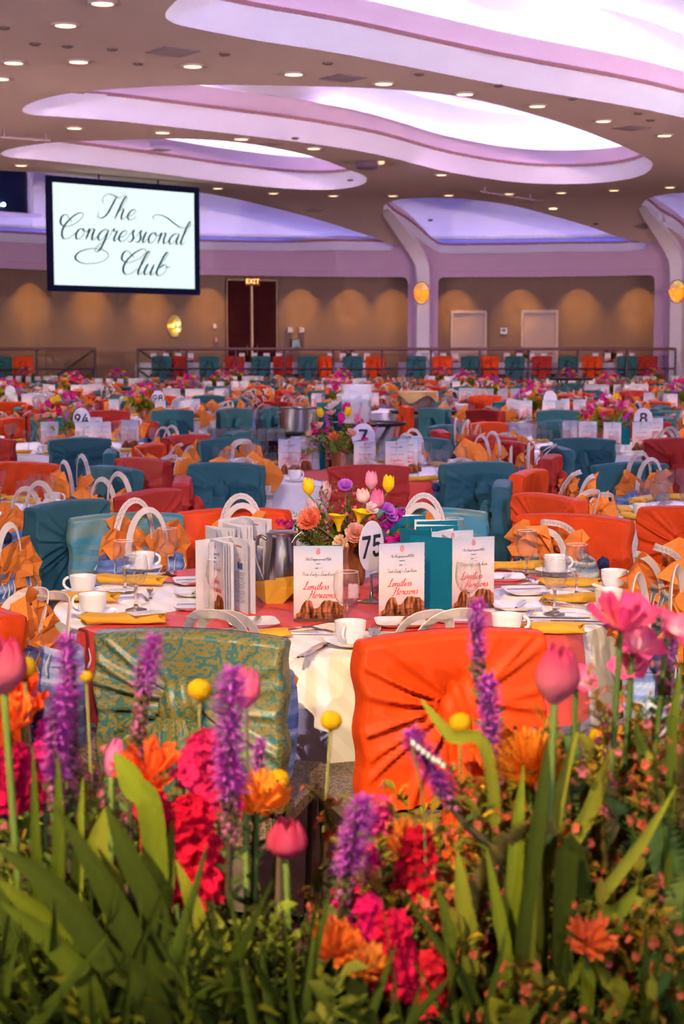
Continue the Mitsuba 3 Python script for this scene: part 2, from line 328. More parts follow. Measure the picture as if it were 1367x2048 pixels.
for i, P in enumerate(LOBES):
    n = '' if i == 0 else f'_{i:03d}'
    back = i in BACK
    t1, t2 = (.40, .75) if not back else (.34, .62)
    a = ring(P); P2 = P.buffer(.10).simplify(.01); b = ring(P2)
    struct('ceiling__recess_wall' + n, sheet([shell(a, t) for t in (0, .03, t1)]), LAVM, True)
    # dark line between the two bands
    o, q = shell(a, t1 - .02), shell(a, t1 + .035)
    ctr = np.array(P.representative_point().coords[0])
    struct('ceiling__recess_line' + n, sheet([o, shell(a + (ctr - a) / np.linalg.norm(ctr - a, axis=1)[:, None] * .03, t1 - .02), shell(a + (ctr - a) / np.linalg.norm(ctr - a, axis=1)[:, None] * .03, t1 + .035), q]), LINEM, False)
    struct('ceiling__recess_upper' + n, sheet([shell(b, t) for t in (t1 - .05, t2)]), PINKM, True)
    if not back:
        P3 = P.buffer(.62); zc = CEIL + t2 + .8
        c = ring(P3, .3); vv, ff = tri_poly(P3, 1.0)
        struct('ceiling__recess_dome' + n, (np.concatenate([vv, np.full((len(vv), 1), zc)], 1), ff[:, ::-1]), WHITEM)
        up = lambda pts, z: np.concatenate([pts, np.full((len(pts), 1), z)], 1)
        struct('ceiling__recess_side' + n, sheet([up(c, CEIL + .1), up(c, zc)]), WHITEM, True)
        e = ring(P.buffer(.36), .4)
        mb = MB().add(tube(np.vstack([up(e, CEIL + t2 - .10), up(e[:1], CEIL + t2 - .10)]), .03, 6, False))
        scene['cove_lamp_strip' + n] = {**ply(mb.get(), WHITEM), 'emitter': {**emit(COVE[i], COVEK[i]), 'sampling_weight': 2.0}}
        lab('cove_lamp_strip' + n, ['violet cove light strip hidden round the large near recess', 'violet cove light strip hidden round the middle oval recess', 'violet cove light strip hidden round the small far oval recess'][i], 'light strip')
# the upper wall behind the fascia, seen through the petals at the back, with its ledge line
def drum(r, z0, z1, t0=-1.5, t1=1.5, n=90):
    t = np.linspace(t0, t1, n); u = np.stack([np.sin(t), np.cos(t)], 1) * r + HC
    return np.vstack([np.c_[u, np.full(n, z0)], np.c_[u, np.full(n, z1)]]), grid_faces(2, n)
struct('wall_upper', drum(16.2, 3.3, 8.2), WHITEM, True, 'tall white upper wall washed with violet light behind the ceiling petals')
zl = EYE[2] + (698 - 487) / FPX * 45.1
mb = MB()
for rr, zz, r2, z2 in ((16.2, zl - .07, 16.08, zl - .05), (16.08, zl - .05, 16.08, zl + .05), (16.08, zl + .05, 16.2, zl + .07)):
    tt = np.linspace(-1.5, 1.5, 90); u = np.stack([np.sin(tt), np.cos(tt)], 1)
    mb.add((np.vstack([np.c_[HC + u * rr, np.full(90, zz)], np.c_[HC + u * r2, np.full(90, z2)]]), grid_faces(2, 90)))
struct('wall_upper__ledge', mb.get(), mat('ledge_blue', diff((.25, .25, .50))))
vv, ff = tri_poly(Polygon([HC + r * np.array([sin(t), cos(t)]) for r, tt in ((RB + .5, np.linspace(-1.5, 1.5, 40)), (16.3, np.linspace(1.5, -1.5, 40))) for t in tt]).buffer(0), 1.0)
struct('ceiling__cove_top', (np.c_[vv, np.full(len(vv), 8.2)], ff[:, ::-1]), WHITEM)
tt = np.linspace(-1.4, 1.3, 100); u = np.stack([np.sin(tt), np.cos(tt)], 1)
scene['cove_lamp_strip_003'] = {**ply(tube(np.c_[HC + u * 15.25, np.full(100, 4.0)], .05, 6), WHITEM), 'emitter': {**emit((.40, .38, 1.0), 20), 'sampling_weight': 4.0}}
lab('cove_lamp_strip_003', 'blue violet cove light strip hidden behind the fascia at the foot of the upper wall', 'light strip')
# lower back wall, floor, far walls out of sight
struct('wall_back', drum(15.2, 0, 3.75), WALLM, True, 'tan fabric back wall with warm scallops of light')
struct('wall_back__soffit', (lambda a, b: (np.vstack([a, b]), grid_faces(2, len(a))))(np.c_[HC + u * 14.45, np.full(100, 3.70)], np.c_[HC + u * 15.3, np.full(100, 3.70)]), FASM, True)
struct('floor', (np.array([[-13.5, -7, 0], [18.5, -7, 0], [18.5, 46, 0], [-13.5, 46, 0.0]]), np.array([[0, 1, 2, 3]])), FLOORM, False, 'dark patterned ballroom carpet')

# columns: a lavender rib that rises from the floor and follows the edge of the petal into the ceiling
RL = [(829, 640), (829, 575), (828, 545), (822, 512), (803, 477), (784, 453), (768, 432), (764, 421)]
RR = [(858, 640), (858, 575), (858, 545), (855, 515), (842, 488), (820, 462), (794, 436), (775, 416)]
def rib(dx, dy):
    ab = [(px_shell(a[0] + dx, a[1] + dy), px_shell(b[0] + dx, b[1] + dy)) for a, b in zip(RL, RR)]
    u = [nrm(q - HC) for q in ab[0]]; s0 = PS[-1] - 1.0
    A = catmull([HC + u[0] * s0] + [a for a, b in ab], 5); B = catmull([HC + u[1] * s0] + [b for a, b in ab], 5); rows = []
    for i, (a, b) in enumerate(zip(A, B)):
        k = 1 - smooth01((i - 12) / (len(A) - 13)); pr = -.30 * k - .012; tn = nrm(b - a); ch = .04 * k + .004
        rows.append([shell([a], .03)[0], shell([a], pr + ch)[0], shell([a + tn * ch], pr)[0], shell([b - tn * ch], pr)[0], shell([b], pr + ch)[0], shell([b], .03)[0]])
    rows = np.array(rows); return rows.reshape(-1, 3), grid_faces(len(rows), 6)
def smooth01(x): x = min(max(x, 0), 1); return x * x * (3 - 2 * x)
struct('column', rib(0, 0), LAVM, 40, 'column tinted with lavender light between the two wall bays, curving into the ceiling')
struct('column_001', rib(513, -6), LAVM, 40, 'column tinted with lavender light at the right edge, curving into the ceiling')

# downlights
LAMP = [(205, 5), (131, 49), (27, 124), (157, 122), (385, 131), (587, 147), (767, 166), (929, 187), (1074, 211), (1206, 241), (1328, 270), (0, 156), (149, 255), (325, 264), (482, 277), (627, 296), (42, 330),
        (435, 376), (546, 386), (666, 391), (882, 349), (785, 391), (897, 390), (1017, 387), (1122, 385), (1227, 380), (1339, 374), (1105, 416)]
dl = Proto(); dl.part('trim_ring', lathe([(.085, -.008), (.105, -.016), (.125, -.004), (.125, .01)], 20), CEILM)
disc = lathe([(0.0001, -.012), (.09, -.010)], 16)
lamp_plate = ply(disc, WHITEM)
def shell_frame(px, py):
    q = px_shell(px, py); p = shell([q])[0]; n = shell([q], -1)[0] - p
    return p, n
def where_x(x): return 'far left' if x < 230 else 'left' if x < 540 else 'middle' if x < 850 else 'right' if x < 1150 else 'far right'
rows = lambda y: 'near the top of the picture' if y < 100 else 'in front of the middle oval recess' if y < 275 else 'between the two smaller oval recesses' if y < 340 else 'above the back wall'
WORDN, NDL = ['first', 'second', 'third', 'fourth', 'fifth', 'sixth', 'seventh', 'eighth', 'ninth', 'tenth', 'eleventh', 'twelfth', 'thirteenth', 'fourteenth'], {}
for x, y in sorted(LAMP):
    NDL[rows(y)] = NDL.get(rows(y), -1) + 1
    p, n = shell_frame(x, y); kk = numbered('downlight'); mm = M4(p, 0)
    mm[:3, :3] = align((0, 0, 0), -n)[:3, :3]; mm[:3, 3] = p + n * .004
    mm[:3, :3] *= 1.3 if y < 300 else 1.2
    tw = T(mm)
    scene[kk + '__trim_ring'] = {**dl[0][1], 'to_world': tw}
    scene[kk + '__lamp'] = {**lamp_plate, 'to_world': tw, 'emitter': {**emit((1.0, .68, .34), 3.0), 'sampling_weight': .02}}
    lab(kk, f'round warm ceiling downlight {rows(y)}, {WORDN[NDL[rows(y)]]} from the left', 'downlight', 'ceiling downlights')
# air vents, speakers and smoke detectors in the ceiling
grille = Proto()
mb = MB().add(bbox((0, 0, -.006), (.62, .62, .012)))
grille.part('frame', mb.get(), VCM, False, (.26, .19, .21))
for k in range(7): grille.part('slat', bbox((0, -.24 + k * .08, -.016), (.54, .05, .012)), VCM, False, (.30, .23, .25))
for x, y, s in [(345, 103, .8), (685, 156, .75), (1262, 256, .75), (1062, 402, .8), (320, 300, .5), (540, 288, .6), (1285, 452, .6), (630, 420, .6)]:
    p, n = shell_frame(x, y); m = align(p, -n, pi / 5, s); place('ceiling_vent', grille, m, f'square slatted air vent in the ceiling, {where_x(x)}, {rows(y)}', 'vent')
det = [('', ply(lathe([(.001, -.02), (.045, -.018), (.06, -.006), (.06, .004)], 12), VCM, True, (.13, .09, .09)))]
for x, y in [(655, 126), (838, 148), (996, 171), (1144, 197), (590, 276), (449, 108), (224, 98), (135, 92), (1276, 226), (860, 440), (1190, 447), (276, 127), (1300, 240), (700, 360), (8, 55), (70, 87)]:
    p, n = shell_frame(x, y); place('ceiling_speaker', det, align(p, -n, 0, 1.15), f'small dark ceiling fitting, {where_x(x)}, {rows(y)}, {"above" if y % 2 else "below"} its neighbour', 'ceiling fitting', 'small dark ceiling fittings')
p, n = shell_frame(733, 322)
pj = Proto(); pj.part('housing', lathe([(.001, -.16), (.2, -.15), (.23, -.1), (.23, -.02), (.2, 0)], 20), VCG, True, (.10, .06, .10))
place('ceiling_projector', pj, M4(p), 'dark round ceiling fixture with a small amber lamp beside it', 'ceiling fixture')
p, n = shell_frame(761, 322)
scene['amber_lamp'] = {**ply(lathe([(.001, -.07), (.06, -.06), (.08, -.01)], 12), WHITEM), 'to_world': T(M4(p)), 'emitter': {**emit((1, .33, .04), 1.6), 'sampling_weight': .02}}
lab('amber_lamp', 'small amber lamp beside the dark round ceiling fixture', 'lamp')
def rail_bar(x0, y0, x1, y1, name, label):
    a, b = shell_frame(x0, y0)[0] - [0, 0, .14], shell_frame(x1, y1)[0] - [0, 0, .14]
    pr = Proto(); pr.part('bar', tube([a, b], .022, 6), VCM, True, (.45, .33, .40))
    for k in (.08, .92): q = a + (b - a) * k; pr.part('stem', tube([q, q + [0, 0, .12]], .02, 5), VCM, True, (.3, .2, .25))
    place(name, pr, np.eye(4), label, 'track')
rail_bar(0, 257, 100, 264, 'lighting_track', 'pale lighting track under the ceiling at the far left')
rail_bar(960, 370, 1068, 388, 'lighting_track', 'pale lighting track under the ceiling above the right bay')
# slot vents on the domes
for li, (x, y), w in ((0, (905, 45), 1.5), (0, (1252, 118), 1.1), (2, (420, 299), 1.9)):
    zc = CEIL + .75 + .8; p = at_z(x, y, zc); d = math.atan2(-1.0, 3.2) if li else -.5
    sv = Proto(); sv.part('frame', bbox((0, 0, -.012), (w, .34, .02)), VCM, False, (.22, .18, .42))
    for k in range(4): sv.part('slat', bbox((0, -.12 + .08 * k, -.03), (w * .96, .03, .02)), VCM, False, (.42, .38, .66))
    place('slot_vent', sv, M4(p, 1.0 if li else .85), f'dark slatted slot vent in the lit recess at the {where_x(x)}', 'vent')

# ------------------------------------------------------------------ the screen
A0, A1 = at_y(93, 350, 32.4), at_y(398, 383, 34.9)
dx = nrm([A1[0] - A0[0], A1[1] - A0[1], 0]); W = float(np.linalg.norm((A1 - A0)[:2])); zt, zb = A0[2], at_y(92, 582, 32.4)[2]; H = zt - zb
fm = np.eye(4); fm[:3, 0], fm[:3, 2] = dx, [0, 0, 1]; fm[:3, 1] = np.cross([0, 0, 1], dx); fm[:3, 3] = [A0[0], A0[1], zb]      # x along, z up, -y towards the tables
SCRM = mat('screen_navy', diff((.006, .008, .028)))
scr = Proto(); bw = .13
for nm, c, s in (('frame', (W / 2, .03, bw / 2), (W, .08, bw)), ('frame', (W / 2, .03, H - bw / 2), (W, .08, bw)), ('frame', (bw / 2, .03, H / 2), (bw, .08, H)), ('frame', (W - bw / 2, .03, H / 2), (bw, .08, H))):
    scr.part(nm, bbox(c, s, .006), SCRM, False)
scr.part('hanger', tube([(W * .33, .03, H), (W * .33, .03, CEIL + .1 - zb)], .02, 6), SCRM); scr.part('hanger', tube([(W * .72, .03, H), (W * .72, .03, CEIL + .1 - zb)], .02, 6), SCRM)
sk = place('projection_screen', scr, fm, 'large hanging projection screen lettered The Congressional Club in a navy frame', 'screen')
scene[sk + '__panel'] = {**ply(bbox((W / 2, .03, H / 2), (W - .02, .03, H - .02)), mat('screen_sheet', diff((.3, .3, .3))), False), 'to_world': T(fm), 'emitter': {**emit((.60, .84, .77), .95), 'sampling_weight': 1.0}}
labels[sk + '__panel'] = {'label': 'glowing pale mint screen panel'}
# ------------------------------------------------------------------ script lettering, drawn stroke by stroke (x-height 1, ascender 2)
n_ = [[(0, .55), (.16, 1), (.2, .7), (.1, 0)], [(.12, .35), (.42, .95), (.64, .9), (.6, .4), (.7, .02), (.92, .1), (1.1, .4)]]
u_ = [[(0, .5), (.2, 1), (.1, .3), (.28, 0), (.6, .35), (.75, 1)], [(.75, 1), (.66, .25), (.8, 0), (1.1, .35)]]
bowl = [(.9, .85), (.62, 1), (.25, .75), (.1, .3), (.32, 0), (.62, .25), (.9, .95)]
GL = {
 'a': ([bowl, [(.92, 1), (.82, .3), (.95, 0), (1.22, .35)]], 1.15), 'n': (n_, 1.05), 'u': (u_, 1.05),
 'b': ([[(0, .3), (.35, 1.2), (.62, 1.95), (.5, 2.15), (.3, 1.6), (.1, .5), (.2, .05), (.5, .0), (.82, .35), (.8, .85), (.55, 1.0), (.22, .62)], [(.8, .85), (1.0, .75), (1.15, .85)]], 1.0),
 'c': ([[(.8, .75), (.62, 1), (.25, .8), (.1, .35), (.32, 0), (.65, .1), (.95, .4)]], .9),
 'd': ([bowl, [(1.12, 2.05), (.95, 1.2), (.82, .3), (.95, 0), (1.22, .35)]], 1.15),
 'e': ([[(.0, .35), (.45, .45), (.72, .8), (.52, 1), (.22, .75), (.12, .3), (.36, 0), (.68, .12), (.95, .4)]], .9),
 'g': ([bowl, [(.9, 1), (.78, 0), (.55, -.85), (.25, -1), (.12, -.75), (.5, -.25), (1.2, .35)]], 1.12),
 'h': ([[(0, .3), (.4, 1.2), (.66, 1.95), (.52, 2.15), (.32, 1.5), (.08, 0)], [(.12, .35), (.42, .95), (.64, .9), (.6, .4), (.7, .02), (.92, .1), (1.1, .4)]], 1.05),
 'i': ([[(0, .4), (.22, 1), (.12, .25), (.26, 0), (.55, .35)], [(.32, 1.42), (.36, 1.5)]], .52),
 'l': ([[(0, .3), (.4, 1.2), (.64, 1.95), (.5, 2.15), (.28, 1.4), (.14, .3), (.28, 0), (.58, .35)]], .55),
 'm': ([[(0, .55), (.16, 1), (.2, .7), (.1, 0)], [(.12, .35), (.42, .95), (.6, .85), (.5, 0)], [(.52, .35), (.82, .95), (1.04, .9), (1.0, .4), (1.1, .02), (1.3, .1), (1.5, .4)]], 1.45),
 'o': ([[(.6, .98), (.25, .85), (.1, .4), (.3, 0), (.65, .2), (.78, .65), (.6, .98), (.72, .75), (1.05, .75)]], .98),
 'r': ([[(0, .4), (.22, 1.1), (.32, .88), (.58, .9), (.48, .3), (.6, 0), (.85, .35)]], .8),
 's': ([[(0, .35), (.38, 1.1), (.42, .75), (.56, .35), (.36, 0), (.08, .12)], [(.36, 0), (.75, .35)]], .7),
 't': ([[(.4, 1.75), (.18, .4), (.3, 0), (.6, .35)], [(.02, 1.15), (.6, 1.2)]], .56),
 'y': ([u_[0], [(.75, 1), (.6, 0), (.35, -.85), (.08, -1), (.0, -.75), (.4, -.25), (1.05, .35)]], 1.0),
 'z': ([[(.05, .8), (.25, 1), (.6, .92), (.15, .05), (.45, .12), (.75, 0), (1.0, .35)]], .92),
 "'": ([[(.12, 2.1), (.02, 1.7)]], .25), ' ': ([], .7),
 'T': ([[(-.05, 1.35), (-.25, 1.8), (.05, 2.25), (.6, 2.2), (1.2, 2.0), (1.75, 2.35)], [(.95, 2.1), (.75, 1.2), (.5, .35), (.1, 0), (-.25, .15), (-.2, .5)]], 1.25),
 'C': ([[(.9, 1.5), (.55, 1.75), (.2, 2.1), (-.15, 1.9), (-.1, 1.3), (.5, 1.05), (1.3, 1.45), (1.7, 2.1), (1.4, 2.35), (.85, 2.0), (.35, 1.3), (.2, .55), (.5, 0), (1.0, .1), (1.45, .6)]], 1.4),
 'F': ([[(-.2, 1.5), (-.3, 1.9), (.1, 2.2), (.8, 2.1), (1.6, 2.25)], [(.8, 2.1), (.6, 1.2), (.4, .3), (0, 0), (-.25, .25)], [(.25, 1.1), (1.15, 1.15)]], 1.2),
 'L': ([[(.75, 1.55), (1.05, 2.05), (.85, 2.25), (.6, 1.8), (.5, 1.0), (.3, .25), (.0, .0), (-.15, .15), (.15, .28), (.6, .02), (1.0, .05), (1.25, .4)]], 1.2),
 'H': ([[(.15, 1.7), (.45, 2.15), (.4, 1.4), (.2, .5), (-.2, -.3), (-.6, -.2)], [(1.35, 2.15), (1.1, 1.2), (1.0, .2), (1.2, 0), (1.45, .4)], [(-.1, 1.05), (.5, 1.12), (1.2, 1.05)]], 1.4),
}
def script(text, xh, pen=.16, thin=.25, slant=.28, per=5, extra=()):
    """flat lettering in the xz plane reading along +x, baseline z = 0; xh = x-height in metres"""
    mb, x = MB(), 0.0; strokes = []
    for ch in text:
        st, adv = GL[ch]
        strokes += [[(px + x, py) for px, py in s] for s in st]; x += adv
    strokes += [list(s) for s in extra]
    for s in strokes:
        P = catmull(s, per); d = np.gradient(P, axis=0); d /= np.linalg.norm(d, axis=1, keepdims=True) + 1e-9
        w = pen * (thin + (1 - thin) * np.clip(-d[:, 1], 0, 1) ** 1.3) / 2
        e = np.minimum(1, np.minimum(np.arange(len(P)) + 1.2, len(P) - np.arange(len(P)) + .2) / 3); w = w * e
        n = np.stack([-d[:, 1], d[:, 0]], 1) * w[:, None]
        q = np.stack([P + n, P - n], 1).reshape(-1, 2); q[:, 0] += slant * q[:, 1]
        mb.add((np.c_[q[:, 0], np.zeros(len(q)), q[:, 1]] * xh, grid_faces(len(P), 2)))
    v, f, _ = mb.get(); return v, f
def centre(m, cx=0.0, z=0.0, y=0.0):
    v = m[0].copy(); v[:, 0] += cx - (v[:, 0].min() + v[:, 0].max()) / 2; v[:, 2] += z; v[:, 1] += y; return v, m[1]
def join(*ms):
    mb = MB()
    for m in ms: mb.add(m)
    v, f, _ = mb.get(); return v, f
def latin(text, h, bold=False, cx=0.0, z=0.0, y=0.0):
    m = meshkit.text_mesh(text, h, .0004, bold); v = np.array(m.vertices); v = np.c_[v[:, 0], -v[:, 2], v[:, 1]]
    return centre((v, np.array(m.faces)), cx, z, y)
INK = mat('ink', diff((.03, .03, .04)))
TEALINK = mat('teal_ink', diff((.03, .10, .13)))
REDINK = mat('red_ink', diff((.62, .03, .03)))
# the screen's words
SX = W / 340 * 1.115
def scr_at(px, py): return ((px - 93) / 305 * W, (582 + (px - 93) * .051 - py) / 232 * H * (1 + .079 * (px - 93) / 305))
w1 = script('The', .215, .18, .3); w2 = script('Congressional', .205, .19, .3, extra=[[(8.3, 2.15), (8.15, 2.4), (8.5, 2.62), (9.4, 2.45), (10.4, 1.9), (11.3, 1.55), (12.2, 1.9)],
     [(4.4, -.9), (3.3, -.75), (2.2, -1.1), (2.0, -1.7), (2.9, -2.1), (4.4, -1.9), (4.9, -1.2), (3.6, -.5)]])
w3 = script('Club', .215, .18, .3)
def put(m, x0, x1, yb, zs):
    v = m[0].copy(); a, b = scr_at(x0, yb)[0], scr_at(x1, yb)[0]; s = (b - a) / (v[:, 0].max() - v[:, 0].min())
    v = v * [s, 1, s * zs]; v[:, 0] += a - v[:, 0].min(); v[:, 2] += scr_at((x0 + x1) / 2, yb)[1]; v[:, 1] = .0135; return v, m[1]
scene[sk + '__lettering'] = {**ply(join(put(w1, 189, 268, 441, .82), put(w2, 116, 384, 487, .88), put(w3, 234, 336, 554, .78)), TEALINK, False), 'to_world': T(fm)}
labels[sk + '__lettering'] = {'label': 'dark teal script lettering The Congressional Club'}
# ------------------------------------------------------------------ fittings of the back wall
def wall_frame(px, py=690, r=15.2):
    """x along the wall to the right, -y into the room, z up; at the height of the pixel"""
    lo, hi = 30.0, 60.0; d = ray(px, py); t = np.linspace(lo, hi, 6000); P = EYE + d * t[:, None]
    i = np.nonzero((np.linalg.norm(P[:, :2] - HC, axis=1) >= r) & (P[:, 1] > HC[1]))[0][0]; p = P[i]; u = nrm(p[:2] - HC)
    m = np.eye(4); m[:3, 0] = [u[1], -u[0], 0]; m[:3, 1] = [u[0], u[1], 0]; m[:3, 3] = p
    return m
def wall_span(x0, x1): return float(np.linalg.norm(wall_frame(x1)[:2, 3] - wall_frame(x0)[:2, 3]))
RZ = .5                                                     # height of the riser
def ground(m, z=RZ): m = m.copy(); m[2, 3] = z; return m
# double doors
w = wall_span(453, 552); dh = wall_frame(500, 560)[2, 3] - RZ; m = ground(wall_frame(502))
MULM = mat('door_mullion', prin((.50, .32, .22), .35, .3))
JM = mat('door_jamb', prin((.16, .08, .05), .4, .1))
for nm, c, s in (('door_1__frame', (-w / 2, -.05, dh / 2), (.05, .14, dh)), ('door_1__frame_001', (w / 2, -.05, dh / 2), (.05, .14, dh)), ('door_1__frame_002', (0, -.05, dh / 2), (.07, .12, dh)), ('door_1__frame_003', (0, -.05, dh), (w, .14, .07))):
    struct(nm, xf(bbox(c, s, .008), m), JM if c[0] or c[2] == dh else MULM)
for k, sx in enumerate((-1, 1)):
    n = '' if k == 0 else '_001'; cx = sx * w / 4
    struct('door_1__leaf' + n, xf(bbox((cx, -.03, dh / 2), (w / 2 - .08, .05, dh - .06), .004), m), DARKWOOD)
    for q, (z0, z1) in enumerate(((.12, .42), (.47, .95))):
        struct('door_1__leaf' + n + '__panel' + ('' if q == 0 else '_001'), xf(bbox((cx, -.06, dh * (z0 + z1) / 2), (w / 2 - .34, .03, dh * (z1 - z0) - .1), .012), m), DARKWOOD)
    struct('door_1__leaf' + n + '__handle', xf(tube([(sx * .14, -.09, .9), (sx * .14, -.12, .95), (sx * .14, -.12, 1.15), (sx * .14, -.09, 1.2)], .015, 6), m), GOLD, True)
labels['door_1'] = {'kind': 'structure', 'label': 'dark wooden double doors with a pale mullion under the exit sign'}
ex = Proto(); ex.part('housing', bbox((0, -.12, 0), (.42, .06, .24), .01), VCM, False, (.30, .12, .03)); ek = place('exit_sign', ex, wall_frame(502, 563), 'small glowing amber EXIT sign above the double doors', 'sign')
scene[ek + '__lettering'] = {**ply(latin('EXIT', .12, True, 0, -.06, -.153), WHITEM, False), 'to_world': scene[ek + '__housing']['to_world'], 'emitter': {**emit((1, .45, .08), 2.2), 'sampling_weight': .02}}
labels[ek + '__lettering'] = {'label': 'glowing amber letters EXIT'}
# two single doors
for n, (x0, x1, y0, c) in enumerate(((901, 972, 624, None), (1042, 1115, 623, None))):
    w = wall_span(x0, x1); m = ground(wall_frame((x0 + x1) / 2)); dh = wall_frame((x0 + x1) / 2, y0)[2, 3] - RZ; k = f'door_{n + 2}'
    struct(k + '__leaf', xf(bbox((0, -.03, dh / 2), (w - .12, .06, dh - .05), .004), m), DOORM)
    for q, (cx, cz, sx, sz) in enumerate(((-w / 2 + .03, dh / 2, .08, dh), (w / 2 - .03, dh / 2, .08, dh), (0, dh, w, .08))):
        struct(k + '__frame' + (f'_{q:03d}' if q else ''), xf(bbox((cx, -.05, cz), (sx, .12, sz), .008), m), mat('door_frame_paint', prin((.42, .33, .33), .5)))
    struct(k + '__leaf__handle', xf(tube([(w / 2 - .16, -.07, .98), (w / 2 - .16, -.13, .98), (w / 2 - .3, -.13, .98)], .014, 6), m), STEEL, True)
    labels[k] = {'kind': 'structure', 'label': ['mauve painted door with a pale frame in the right bay, nearer the middle column', 'flush mauve painted door in the right bay, beside the thermostat panel'][n]}
# wall boxes
def wall_box(name, px, py, w, h, d, col, label, cat, inner=None):
    pr = Proto(); pr.part('housing', bbox((0, -d / 2, 0), (w, d, h), .006), VCG, False, col)
    if inner: pr.part('display', bbox((0, -d - .003, .02), (w * .55, .008, h * .5)), VCG, False, inner)
    return place(name, pr, wall_frame(px, py), label, cat)
wall_box('wall_panel', 1007, 662, .19, .17, .04, (.55, .52, .58), 'small pale wall control panel with a dark display between the two single doors', 'control panel', (.03, .05, .06))
wall_box('wall_speaker', 578, 660, .15, .15, .14, (.42, .36, .42), 'small grey wall speaker right of the double doors, the left one of two', 'speaker')
wall_box('wall_speaker', 601, 660, .15, .15, .14, (.42, .36, .42), 'small grey wall speaker right of the double doors, the right one of two', 'speaker')
wall_box('wall_cabinet', 590, 687, .26, .24, .12, (.02, .02, .03), 'black wall box under the two small speakers', 'box', (.06, .08, .12))
wall_box('light_switch', 429, 652, .09, .13, .03, (.62, .50, .45), 'small pale switch plate on the wall left of the double doors', 'switch')
wall_box('light_switch', 431, 680, .12, .16, .05, (.22, .06, .10), 'small dark red call box on the wall left of the double doors', 'call box')
# booth window at the upper left
m = wall_frame(10, 383, 15.7); pr = Proto()
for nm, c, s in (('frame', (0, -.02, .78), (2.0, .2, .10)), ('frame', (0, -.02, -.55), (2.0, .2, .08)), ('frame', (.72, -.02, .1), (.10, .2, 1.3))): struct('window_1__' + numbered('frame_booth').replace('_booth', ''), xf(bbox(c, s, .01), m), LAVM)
struct('window_1__pane', xf(bbox((-.2, .02, .1), (1.8, .02, 1.3)), m), mat('dark_pane', prin((.004, .008, .03), .08)))
struct('window_1__booth_back', xf(bbox((-.2, .35, .1), (1.8, .02, 1.3)), m), DRAPE)
labels['window_1'] = {'kind': 'structure', 'label': 'dark control booth window high on the left wall'}
q = wall_frame(7, 409, 15.62)
scene['booth_lamp'] = {**ply(blob((.05, .05, .05), 2), WHITEM), 'to_world': T(q), 'emitter': {**emit((.75, 1.0, 1.0), 25), 'sampling_weight': .05}}
lab('booth_lamp', 'bright white lamp shining in the dark booth window at the left', 'lamp')
# sconces
AMBER = mat('amber_shell', {'type': 'principledthin', 'base_color': rgb(.9, .45, .12), 'diff_trans': 1.2, 'roughness': .4})
def sconce(m, label, cluster):
    k = numbered('wall_sconce'); tw = T(m)
    scene[k + '__back_plate'] = {**ply(xf(lathe([(.001, -.03), (.12, -.028), (.22, -.02), (.30, 0), (.31, .02), (.29, .03), (.001, .0)], 32), M4((0, 0, 0), 0, 1, pi / 2) @ np.diag([.72, 1.0, 1, 1])), GOLD), 'to_world': tw}
    for i, (x, z) in enumerate(((-.085, .0), (.075, .05), (.055, -.11))):
        n = f'_{i:03d}' if i else ''
        scene[k + '__bulb' + n] = {**ply(xf(blob((.045, .045, .045), 2), M4((x, -.12, z))), WHITEM), 'to_world': tw, 'emitter': {**emit((1, .48, .10), 14 if cluster else 6), 'sampling_weight': .15}}
        if cluster: scene[k + '__shell' + n] = {**ply(xf(lathe([(.02, -.06), (.10, -.02), (.13, .10)], 14), M4((x, -.12, z - .06))), AMBER), 'to_world': tw}
    lab(k, label, 'wall lamp', 'wall sconces')
sconce(wall_frame(348, 652), 'oval gold wall sconce with glowing bulbs under the screen, left of the double doors', 0)
sconce(wall_frame(842, 586, 14.12), 'glowing gold sconce on the middle column', 1)
sconce(wall_frame(1354, 583, 14.12), 'glowing gold sconce on the column at the right edge', 1)
# wall washers that make the scallops
for i, x in enumerate((-70, 60, 180, 297, 415, 600, 699, 784, 909, 1039, 1156, 1274, 1440)):
    m = wall_frame(x, 640); p = m[:3, 3] - m[:3, 1] * .62; p[2] = 3.66; q = m[:3, 3].copy(); q[2] = 2.0
    spot(f'wall_washer_light_{i}', p, q, (1.0, .50, .08), 20, 36, 4, 2.5)
    k = place('wall_washer', [('', ply(lathe([(.001, .02), (.05, .02), (.06, 0), (.06, .05)], 10), VCM, True, (.05, .04, .05)))], M4(p + [0, 0, .03]), f'small recessed washer lamp over the tan wall, {WORDN[i]} from the left', 'spotlight', 'wall washers')

# ------------------------------------------------------------------ riser, rail and steps at the back
RY = 36.6
RISM = mat('riser_skirt', diff((.035, .025, .04)))
